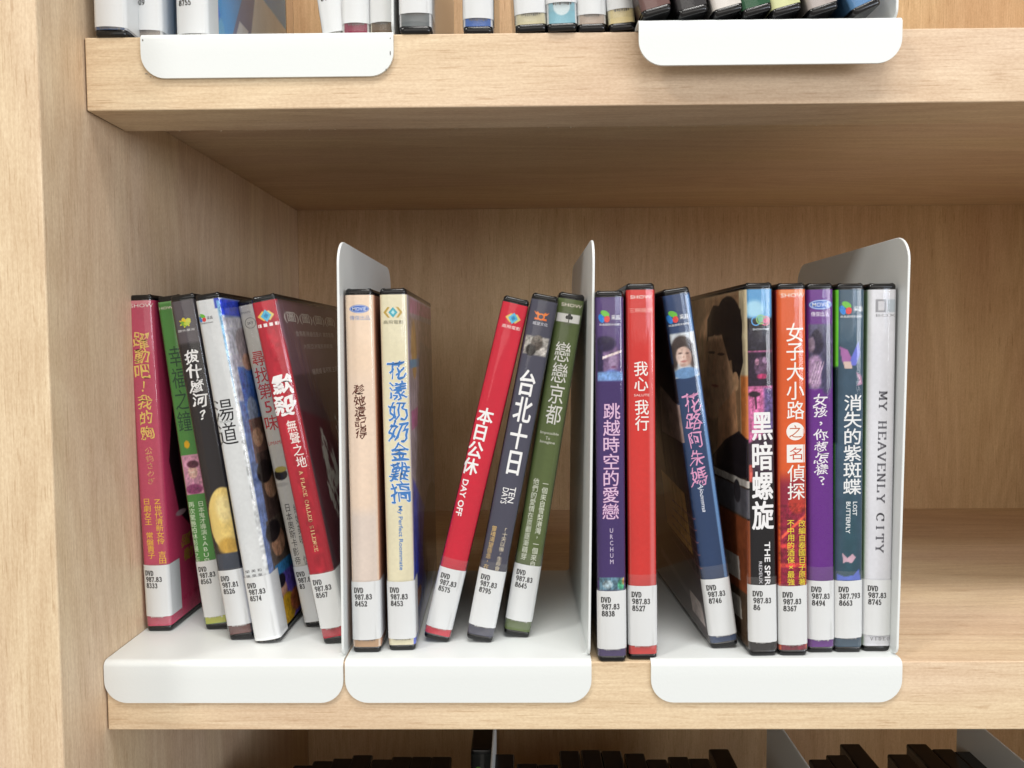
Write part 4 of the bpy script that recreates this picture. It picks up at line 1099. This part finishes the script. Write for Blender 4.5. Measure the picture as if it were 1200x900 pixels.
  'el': [['logo', 'rings', [0.58, 168.98, 9.77]], ['col', '黑暗螺旋', [0.63, 124.16, 0.28, 64.55, 10.24], (244, 244, 246), 1.1, ''], ['side', 'THE SPIR', [2.35, 58.42, 2.28, 36.26, 3.54], (244, 244, 246), 0.45, ''], ['side', 'REDEUX', [-1.23, 48.57, -1.16, 37.26, 2.05], (210, 210, 216), 0, '']], 
  'tag': [36.8, 7.5, '987.83', '86'], 'tape': 4.2, 'cut': 1, 'faces': ['L']},
 {'loc': [348.81, 3.52, 1.33], 'lean': -1.06, 'yaw': 0, 'w': 14.05, 'h': 187.5, 'label': 'orange film case fading to crimson, white title and yellow side text', 'base': (226, 96, 44), 'side': (150, 40, 50), 
  'paint': [['rect', [-6.58, 181.75, 7.23, 184.2], (236, 140, 90), 0.47, 'F'], ['rect', [-7.23, -0.69, 7.59, 90.9], (146, 36, 62), 10.35, 'F'], ['ell', [2.03, 77.79, 4.25, 5.17], (190, 60, 50), 1.88, 'F'], ['poly', [[-5.73, 61.55], [7.1, 73.36], [7.09, 71.64], [-5.75, 59.82]], (236, 90, 70), 0.47, 'F'], ['ell', [-3.21, 56.3, 3.41, 1.3], (226, 70, 70), 0.94, 'F'], ['rect', [-5.83, 45.66, 6.96, 47.68], (236, 80, 74), 0.71, 'F'], ['ell', [3.76, 84.21, 1.7, 4.3], (214, 90, 60), 1.41, 'F'], ['rect', [-6.95, 1.95, 7.6, 8.39], (130, 30, 54), 0.47, 'F'], ['mot', [-7.32, -0.69, 7.59, 78.0], 0.6, 1.4]], 
  'el': [['logo', 'show', [0.53, 181.5, 13.17]], ['col', '女子大小路', [1.29, 168.05, 1.63, 119.79, 8.47], (246, 244, 240), 0.2, ''], ['disc', '之', [1.39, 114.04, 8.94], (246, 244, 240), (196, 96, 50)], ['sq', '名', [1.54, 102.92, 8.94], (246, 244, 240), (204, 80, 50)], ['col', '偵探', [1.72, 97.56, 1.61, 79.52, 8.47], (246, 244, 240), 0.2, ''], ['col', '改編自泰國日子原著', [4.53, 69.54, 4.35, 36.15, 3.53], (238, 220, 60), 0.2, ''], ['col', '不中用的酒保×最強', [-1.21, 69.67, -1.2, 36.27, 3.53], (238, 220, 60), 0.2, '']], 
  'tag': [36.2, 6.1, '987.83', '8367'], 'tape': 0.0, 'cut': 1, 'faces': []},
 {'loc': [364.23, 7.3, 1.32], 'lean': -1.03, 'yaw': 0, 'w': 13.29, 'h': 187.58, 'label': 'violet film case with blue oval logo and white handwritten title', 'base': (106, 46, 140), 'side': (60, 30, 80), 
  'paint': [['rect', [-6.51, 135.1, 6.96, 167.41], (84, 80, 110), 0.29, 'F'], ['ell', [-1.89, 157.94, 3.39, 6.39], (46, 40, 62), 1.44, 'F'], ['ell', [-4.44, 157.15, 1.7, 3.83], (140, 120, 140), 0.96, 'F'], ['ell', [-2.79, 143.46, 4.25, 8.56], (170, 140, 176), 1.44, 'F'], ['ell', [2.73, 141.62, 2.55, 9.42], (70, 66, 100), 1.44, 'F'], ['poly', [[-5.8, 137.54], [-2.35, 148.57], [-1.92, 148.56], [-5.29, 137.53]], (206, 180, 206), 0.19, 'F'], ['poly', [[-4.52, 137.51], [-1.07, 148.54], [-0.65, 148.53], [-4.01, 137.5]], (206, 180, 206), 0.19, 'F'], ['poly', [[-3.24, 137.48], [0.2, 148.51], [0.62, 148.5], [-2.73, 137.47]], (206, 180, 206), 0.19, 'F'], ['poly', [[-1.97, 137.45], [1.47, 148.48], [1.9, 148.47], [-1.46, 137.44]], (206, 180, 206), 0.19, 'F'], ['mot', [-6.51, 135.1, 6.96, 167.41], 0.5, 1.3]], 
  'el': [['logo', 'oval', [0.09, 177.0, 12.47]], ['hor', '傳傑出品', [-0.35, 172.35, 8.63, 2.4], (226, 220, 236), 0.1, ''], ['col', '女孩，你想怎樣？', [-0.29, 132.27, 0.4, 85.67, 6.71], (240, 236, 244), 0.45, 'b']], 
  'tag': [37.6, 7.2, '987.83', '8494'], 'tape': 7.2, 'cut': 0, 'faces': []},
 {'loc': [378.09, 7.59, 1.26], 'lean': -0.54, 'yaw': 0, 'w': 13.76, 'h': 187.52, 'label': 'teal film case with small butterfly prints and white title', 'base': (62, 86, 106), 'side': (70, 140, 50), 
  'paint': [['rect', [-6.53, 158.58, 6.77, 184.25], (66, 92, 112), 2.91, 'F'], ['ell', [0.27, 55.1, 4.3, 26.35], (50, 84, 98), 6.79, 'F'], ['poly', [[-5.51, 156.22], [-1.68, 154.45], [0.47, 150.15], [-2.05, 145.5], [-4.19, 148.52]], (170, 110, 170), 0.29, 'F'], ['poly', [[0.04, 150.16], [3.8, 158.62], [4.7, 152.65], [2.62, 146.71], [-0.36, 146.75]], (110, 120, 214), 0.39, 'F'], ['poly', [[-3.77, 148.51], [0.06, 148.45], [0.93, 145.02], [-2.89, 145.08]], (216, 190, 180), 0.29, 'F'], ['poly', [[2.64, 143.29], [5.2, 141.54], [6.09, 137.25], [3.12, 136.44], [4.37, 138.98]], (190, 140, 170), 0.39, 'F'], ['poly', [[-3.58, 51.64], [-0.98, 48.98], [1.59, 51.14], [3.32, 49.36], [1.19, 46.32], [-1.4, 47.23], [-3.11, 46.38]], (206, 170, 186), 0.29, 'F'], ['poly', [[-6.53, 41.15], [-2.21, 39.34], [2.1, 40.17], [4.66, 43.21], [6.0, 37.48], [-6.51, 37.63]], (96, 120, 220), 0.39, 'F'], ['rect', [-17.73, 146.01, -5.56, 185.97], (86, 160, 40), 1.46, 'L'], ['rect', [-17.19, 107.47, -5.0, 145.67], (20, 40, 40), 1.94, 'L'], ['mot', [-6.53, 28.66, 7.79, 184.25], 0.14, 6]], 
  'el': [['logo', 'petal', [0.09, 174.82, 12.62]], ['col', '消失的紫斑蝶', [1.23, 132.18, 1.16, 81.25, 8.74], (238, 240, 242), 0.45, ''], ['side', 'LOST', [2.69, 77.75, 2.52, 70.79, 2.72], (226, 232, 236), 0.4, ''], ['side', 'BUTTERFLY', [-0.74, 77.8, -0.85, 61.67, 2.72], (226, 232, 236), 0.4, '']], 
  'tag': [37.6, 8.0, '387.793', '8663'], 'tape': 4.9, 'cut': 0, 'faces': ['L']},
 {'loc': [393.24, 8.74, 1.22], 'lean': -0.15, 'yaw': 0, 'w': 14.03, 'h': 187.53, 'label': 'pale lavender film case reading MY HEAVENLY CITY', 'base': (228, 229, 236), 'side': (150, 150, 156), 
  'paint': [['rect', [-3.73, 173.09, 1.45, 179.51], (150, 150, 156), 0.3, 'F'], ['rect', [-2.45, 173.95, 0.59, 178.65], (214, 214, 220), 0.3, 'F'], ['rect', [2.2, 173.05, 6.54, 179.46], (190, 200, 210), 0.39, 'F']], 
  'el': [['hor', 'BOX', [1.48, 171.61, 9.86, 1.48], (140, 140, 146), 0, ''], ['side', 'MY HEAVENLY CITY', [0.81, 133.79, 0.18, 51.27, 5.42], (112, 112, 120), 0, 'serif'], ['hor', 'VIDEO', [1.09, 6.88, 9.86, 1.77], (120, 120, 124), 0, 'serif']], 
  'tag': [37.6, 8.9, '987.83', '8745'], 'tape': 0.0, 'cut': 0, 'faces': []},
]

GM = 'film cases standing on the middle shelf'
for c in CASES:
    build_case(c, group=GM)

# ------------------------------------------------------------------ upper shelf, only the feet of the cases show
UPPER = [
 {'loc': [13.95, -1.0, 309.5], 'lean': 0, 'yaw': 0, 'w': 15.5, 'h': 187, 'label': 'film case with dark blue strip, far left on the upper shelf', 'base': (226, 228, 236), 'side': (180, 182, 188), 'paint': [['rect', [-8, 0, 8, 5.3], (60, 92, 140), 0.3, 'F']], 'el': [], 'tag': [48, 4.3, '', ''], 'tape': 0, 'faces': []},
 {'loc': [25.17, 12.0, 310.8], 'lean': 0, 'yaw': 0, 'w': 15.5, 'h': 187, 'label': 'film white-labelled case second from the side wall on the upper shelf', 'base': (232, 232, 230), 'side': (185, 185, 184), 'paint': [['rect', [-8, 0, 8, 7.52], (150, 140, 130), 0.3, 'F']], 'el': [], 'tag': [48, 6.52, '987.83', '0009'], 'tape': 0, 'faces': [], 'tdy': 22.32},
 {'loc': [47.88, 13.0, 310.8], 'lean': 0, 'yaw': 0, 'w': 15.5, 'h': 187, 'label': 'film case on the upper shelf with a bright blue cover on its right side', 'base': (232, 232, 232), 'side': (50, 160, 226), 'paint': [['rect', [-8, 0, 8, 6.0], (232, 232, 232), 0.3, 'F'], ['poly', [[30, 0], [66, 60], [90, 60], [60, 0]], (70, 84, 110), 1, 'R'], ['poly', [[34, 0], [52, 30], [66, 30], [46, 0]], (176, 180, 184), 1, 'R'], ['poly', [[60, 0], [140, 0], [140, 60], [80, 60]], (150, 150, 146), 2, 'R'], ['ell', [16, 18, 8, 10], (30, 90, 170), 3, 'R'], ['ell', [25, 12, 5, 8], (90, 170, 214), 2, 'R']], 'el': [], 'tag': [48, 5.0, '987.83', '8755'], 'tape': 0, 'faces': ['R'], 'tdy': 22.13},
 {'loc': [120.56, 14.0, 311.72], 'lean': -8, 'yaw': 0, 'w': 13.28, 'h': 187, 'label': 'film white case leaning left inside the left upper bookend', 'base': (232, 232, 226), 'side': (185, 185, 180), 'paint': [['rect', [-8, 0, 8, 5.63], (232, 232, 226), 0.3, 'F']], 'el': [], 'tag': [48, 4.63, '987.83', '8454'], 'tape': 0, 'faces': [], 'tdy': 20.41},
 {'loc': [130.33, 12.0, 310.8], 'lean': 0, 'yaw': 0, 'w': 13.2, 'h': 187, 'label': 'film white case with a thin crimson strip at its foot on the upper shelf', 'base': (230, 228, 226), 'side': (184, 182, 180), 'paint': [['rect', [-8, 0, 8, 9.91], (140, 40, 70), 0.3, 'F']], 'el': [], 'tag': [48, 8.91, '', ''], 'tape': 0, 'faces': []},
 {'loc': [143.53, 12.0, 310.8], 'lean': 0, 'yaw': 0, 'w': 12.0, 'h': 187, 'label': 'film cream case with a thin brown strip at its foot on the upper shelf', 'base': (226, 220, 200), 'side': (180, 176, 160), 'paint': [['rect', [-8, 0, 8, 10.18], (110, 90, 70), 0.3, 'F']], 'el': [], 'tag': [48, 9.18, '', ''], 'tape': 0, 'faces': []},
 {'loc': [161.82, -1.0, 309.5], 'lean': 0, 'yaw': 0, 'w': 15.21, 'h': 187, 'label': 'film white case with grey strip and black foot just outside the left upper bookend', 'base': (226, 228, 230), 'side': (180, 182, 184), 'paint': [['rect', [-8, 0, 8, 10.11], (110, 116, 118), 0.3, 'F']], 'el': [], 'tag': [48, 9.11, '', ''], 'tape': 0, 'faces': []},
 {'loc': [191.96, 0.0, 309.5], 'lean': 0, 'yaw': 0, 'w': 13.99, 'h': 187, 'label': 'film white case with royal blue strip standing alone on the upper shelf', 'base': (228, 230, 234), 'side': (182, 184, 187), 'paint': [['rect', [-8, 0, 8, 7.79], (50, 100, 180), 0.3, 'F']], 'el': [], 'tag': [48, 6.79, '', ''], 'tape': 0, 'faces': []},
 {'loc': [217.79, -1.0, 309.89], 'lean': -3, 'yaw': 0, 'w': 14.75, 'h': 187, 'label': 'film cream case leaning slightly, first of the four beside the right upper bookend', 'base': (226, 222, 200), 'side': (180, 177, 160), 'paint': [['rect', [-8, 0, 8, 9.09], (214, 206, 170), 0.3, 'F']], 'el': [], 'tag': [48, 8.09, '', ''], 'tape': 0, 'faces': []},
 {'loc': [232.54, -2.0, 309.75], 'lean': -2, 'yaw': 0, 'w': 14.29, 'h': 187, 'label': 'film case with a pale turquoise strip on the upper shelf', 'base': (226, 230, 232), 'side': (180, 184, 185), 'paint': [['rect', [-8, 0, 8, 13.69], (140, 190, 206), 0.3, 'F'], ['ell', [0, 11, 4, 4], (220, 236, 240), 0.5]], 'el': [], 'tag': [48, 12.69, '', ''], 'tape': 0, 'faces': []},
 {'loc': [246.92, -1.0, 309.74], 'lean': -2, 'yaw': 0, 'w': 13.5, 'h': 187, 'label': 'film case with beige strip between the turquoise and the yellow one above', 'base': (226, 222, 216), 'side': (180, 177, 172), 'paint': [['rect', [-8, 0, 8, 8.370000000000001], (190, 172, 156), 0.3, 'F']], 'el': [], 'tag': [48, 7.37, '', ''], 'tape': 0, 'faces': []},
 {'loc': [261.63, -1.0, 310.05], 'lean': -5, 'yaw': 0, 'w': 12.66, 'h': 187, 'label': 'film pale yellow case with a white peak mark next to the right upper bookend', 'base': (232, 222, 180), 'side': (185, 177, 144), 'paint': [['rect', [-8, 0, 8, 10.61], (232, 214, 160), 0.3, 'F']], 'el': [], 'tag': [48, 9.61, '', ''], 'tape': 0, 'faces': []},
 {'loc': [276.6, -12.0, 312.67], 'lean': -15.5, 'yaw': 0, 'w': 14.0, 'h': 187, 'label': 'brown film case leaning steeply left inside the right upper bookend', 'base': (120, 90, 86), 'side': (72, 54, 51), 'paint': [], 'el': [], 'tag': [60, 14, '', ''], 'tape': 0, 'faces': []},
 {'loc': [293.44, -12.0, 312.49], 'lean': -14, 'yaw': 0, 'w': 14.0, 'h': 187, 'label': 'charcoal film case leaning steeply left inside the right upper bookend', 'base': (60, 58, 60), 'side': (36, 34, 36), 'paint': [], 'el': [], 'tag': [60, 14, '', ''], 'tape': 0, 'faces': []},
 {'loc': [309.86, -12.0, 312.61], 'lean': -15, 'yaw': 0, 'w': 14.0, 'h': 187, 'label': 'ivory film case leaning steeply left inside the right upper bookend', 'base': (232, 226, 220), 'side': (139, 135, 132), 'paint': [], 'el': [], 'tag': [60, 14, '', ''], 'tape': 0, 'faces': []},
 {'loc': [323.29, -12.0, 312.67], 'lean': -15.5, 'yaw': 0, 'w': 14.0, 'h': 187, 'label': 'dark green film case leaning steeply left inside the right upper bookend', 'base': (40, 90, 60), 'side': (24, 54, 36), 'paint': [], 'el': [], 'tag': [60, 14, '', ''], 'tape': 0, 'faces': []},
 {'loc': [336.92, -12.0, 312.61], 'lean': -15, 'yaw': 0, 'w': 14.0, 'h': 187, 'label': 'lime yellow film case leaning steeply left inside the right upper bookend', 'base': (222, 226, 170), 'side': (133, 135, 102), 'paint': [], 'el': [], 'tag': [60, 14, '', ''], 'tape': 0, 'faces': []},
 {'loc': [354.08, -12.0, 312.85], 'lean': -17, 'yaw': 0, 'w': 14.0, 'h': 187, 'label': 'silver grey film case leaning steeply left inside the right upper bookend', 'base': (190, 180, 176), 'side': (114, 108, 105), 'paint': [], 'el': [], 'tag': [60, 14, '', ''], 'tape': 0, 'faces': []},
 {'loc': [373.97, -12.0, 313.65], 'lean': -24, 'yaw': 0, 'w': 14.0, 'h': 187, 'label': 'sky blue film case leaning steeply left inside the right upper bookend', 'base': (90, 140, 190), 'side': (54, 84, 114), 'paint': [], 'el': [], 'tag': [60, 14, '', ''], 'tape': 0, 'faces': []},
]

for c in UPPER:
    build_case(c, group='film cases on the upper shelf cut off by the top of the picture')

# ------------------------------------------------------------------ bottom shelf, black tops in the dark
LOWER = [
 {'loc': [64.78, -14.12, -308.2], 'lean': 0, 'yaw': 0, 'w': 14.0, 'h': 187, 'label': 'black case on the bottom shelf, eighth one left of the coloured logo case', 'bare': 1, 'group': 'black cases left of the logo case'},
 {'loc': [76.64, -8.86, -308.2], 'lean': 0, 'yaw': 0, 'w': 14.0, 'h': 187, 'label': 'black case on the bottom shelf, seventh one left of the coloured logo case', 'bare': 1, 'group': 'black cases left of the logo case'},
 {'loc': [89.23, -5.66, -308.2], 'lean': 0, 'yaw': 0, 'w': 14.0, 'h': 187, 'label': 'black case on the bottom shelf, sixth one left of the coloured logo case', 'bare': 1, 'group': 'black cases left of the logo case'},
 {'loc': [101.75, -1.33, -308.2], 'lean': 0, 'yaw': 0, 'w': 14.0, 'h': 187, 'label': 'black case on the bottom shelf, fifth one left of the coloured logo case', 'bare': 1, 'group': 'black cases left of the logo case'},
 {'loc': [116.25, -6.74, -308.2], 'lean': 0, 'yaw': 0, 'w': 14.0, 'h': 187, 'label': 'black case on the bottom shelf, fourth one left of the coloured logo case', 'bare': 1, 'group': 'black cases left of the logo case'},
 {'loc': [129.13, -3.51, -308.2], 'lean': 0, 'yaw': 0, 'w': 14.0, 'h': 187, 'label': 'black case on the bottom shelf, third one left of the coloured logo case', 'bare': 1, 'group': 'black cases left of the logo case'},
 {'loc': [142.57, -3.52, -308.2], 'lean': 0, 'yaw': 0, 'w': 14.0, 'h': 187, 'label': 'black case on the bottom shelf, second one left of the coloured logo case', 'bare': 1, 'group': 'black cases left of the logo case'},
 {'loc': [156.01, -3.52, -308.2], 'lean': 0, 'yaw': 0, 'w': 14.0, 'h': 187, 'label': 'black case on the bottom shelf, nearest one left of the coloured logo case', 'bare': 1, 'group': 'black cases left of the logo case'},
 {'loc': [198.84, -0.27, -308.2], 'lean': 0, 'yaw': 0, 'w': 14.0, 'h': 187, 'label': 'black case on the bottom shelf, nearest one right of the edge-on plate', 'bare': 1, 'group': 'black cases right of the edge-on plate'},
 {'loc': [214.57, -12.03, -308.2], 'lean': 0, 'yaw': 0, 'w': 14.0, 'h': 187, 'label': 'black case on the bottom shelf, second one right of the edge-on plate', 'bare': 1, 'group': 'black cases right of the edge-on plate'},
 {'loc': [228.29, -13.07, -308.2], 'lean': 0, 'yaw': 0, 'w': 14.0, 'h': 187, 'label': 'black case on the bottom shelf, third one right of the edge-on plate', 'bare': 1, 'group': 'black cases right of the edge-on plate'},
 {'loc': [243.67, 4.13, -308.2], 'lean': 0, 'yaw': 0, 'w': 14.0, 'h': 187, 'label': 'black case on the bottom shelf, fourth one right of the edge-on plate', 'bare': 1, 'group': 'black cases right of the edge-on plate'},
 {'loc': [258.53, 5.24, -308.2], 'lean': 0, 'yaw': 0, 'w': 14.0, 'h': 187, 'label': 'black case on the bottom shelf, fifth one right of the edge-on plate', 'bare': 1, 'group': 'black cases right of the edge-on plate'},
 {'loc': [272.58, 4.12, -308.2], 'lean': 0, 'yaw': 0, 'w': 14.0, 'h': 187, 'label': 'black case on the bottom shelf, sixth one right of the edge-on plate', 'bare': 1, 'group': 'black cases right of the edge-on plate'},
 {'loc': [288.01, 0.8, -308.2], 'lean': 0, 'yaw': 0, 'w': 14.0, 'h': 187, 'label': 'black case on the bottom shelf, seventh one right of the edge-on plate', 'bare': 1, 'group': 'black cases right of the edge-on plate'},
 {'loc': [301.88, -6.76, -308.2], 'lean': 0, 'yaw': 0, 'w': 14.0, 'h': 187, 'label': 'black case on the bottom shelf, eighth one right of the edge-on plate', 'bare': 1, 'group': 'black cases right of the edge-on plate'},
 {'loc': [316.96, -3.55, -308.2], 'lean': 0, 'yaw': 0, 'w': 14.0, 'h': 187, 'label': 'black case on the bottom shelf, ninth one right of the edge-on plate', 'bare': 1, 'group': 'black cases right of the edge-on plate'},
 {'loc': [330.37, -5.7, -308.2], 'lean': 0, 'yaw': 0, 'w': 14.0, 'h': 187, 'label': 'black case on the bottom shelf, tenth one right of the edge-on plate', 'bare': 1, 'group': 'black cases right of the edge-on plate'},
 {'loc': [347.33, 6.32, -308.2], 'lean': 0, 'yaw': 0, 'w': 14.0, 'h': 187, 'label': 'black case on the bottom shelf, eleventh one right of the edge-on plate', 'bare': 1, 'group': 'black cases right of the edge-on plate'},
 {'loc': [411.48, -6.78, -308.2], 'lean': 0, 'yaw': 0, 'w': 14.0, 'h': 187, 'label': 'black case, leftmost of the three just right of the left grey plate', 'bare': 1, 'group': 'black cases between the two grey plates'},
 {'loc': [425.17, -1.41, -308.2], 'lean': 0, 'yaw': 0, 'w': 14.0, 'h': 187, 'label': 'black case, middle of the three just right of the left grey plate', 'bare': 1, 'group': 'black cases between the two grey plates'},
 {'loc': [440.66, 13.06, -308.2], 'lean': 0, 'yaw': 0, 'w': 14.0, 'h': 187, 'label': 'black case, rightmost and tallest of the three just right of the left grey plate', 'bare': 1, 'group': 'black cases between the two grey plates'},
 {'loc': [467.38, -0.34, -308.2], 'lean': 0, 'yaw': 0, 'w': 14.0, 'h': 187, 'label': 'black case on the bottom shelf, fourth one left of the right grey plate', 'bare': 1, 'group': 'black cases between the two grey plates'},
 {'loc': [487.04, 13.03, -308.2], 'lean': 0, 'yaw': 0, 'w': 14.0, 'h': 187, 'label': 'black case on the bottom shelf, third one left of the right grey plate', 'bare': 1, 'group': 'black cases between the two grey plates'},
 {'loc': [501.13, 6.25, -308.2], 'lean': 0, 'yaw': 0, 'w': 14.0, 'h': 187, 'label': 'black case on the bottom shelf, second one left of the right grey plate', 'bare': 1, 'group': 'black cases between the two grey plates'},
 {'loc': [514.44, 2.93, -308.2], 'lean': 0, 'yaw': 0, 'w': 14.0, 'h': 187, 'label': 'black case on the bottom shelf, nearest one left of the right grey plate', 'bare': 1, 'group': 'black cases between the two grey plates'},
 {'loc': [183.2, 139.0, -308.2], 'lean': 0, 'yaw': 0, 'w': 15.5, 'h': 187, 'label': 'dark film case with small coloured petal logo, beside the edge-on plate on the bottom shelf', 'base': (40, 44, 44), 'side': (20, 20, 20), 'paint': [], 'el': [['logo', 'petal', [0, 171.5, 11.5]]], 'tag': [50, 15, '', ''], 'tape': 0, 'faces': []},
]

for c in LOWER:
    if c.get('bare'):
        build_case(c, group=c['group'], detail=False)
    else:
        build_case(c, group='film cases in the dark bottom compartment')

bpy.data.objects.remove(_tmp, do_unlink=True)
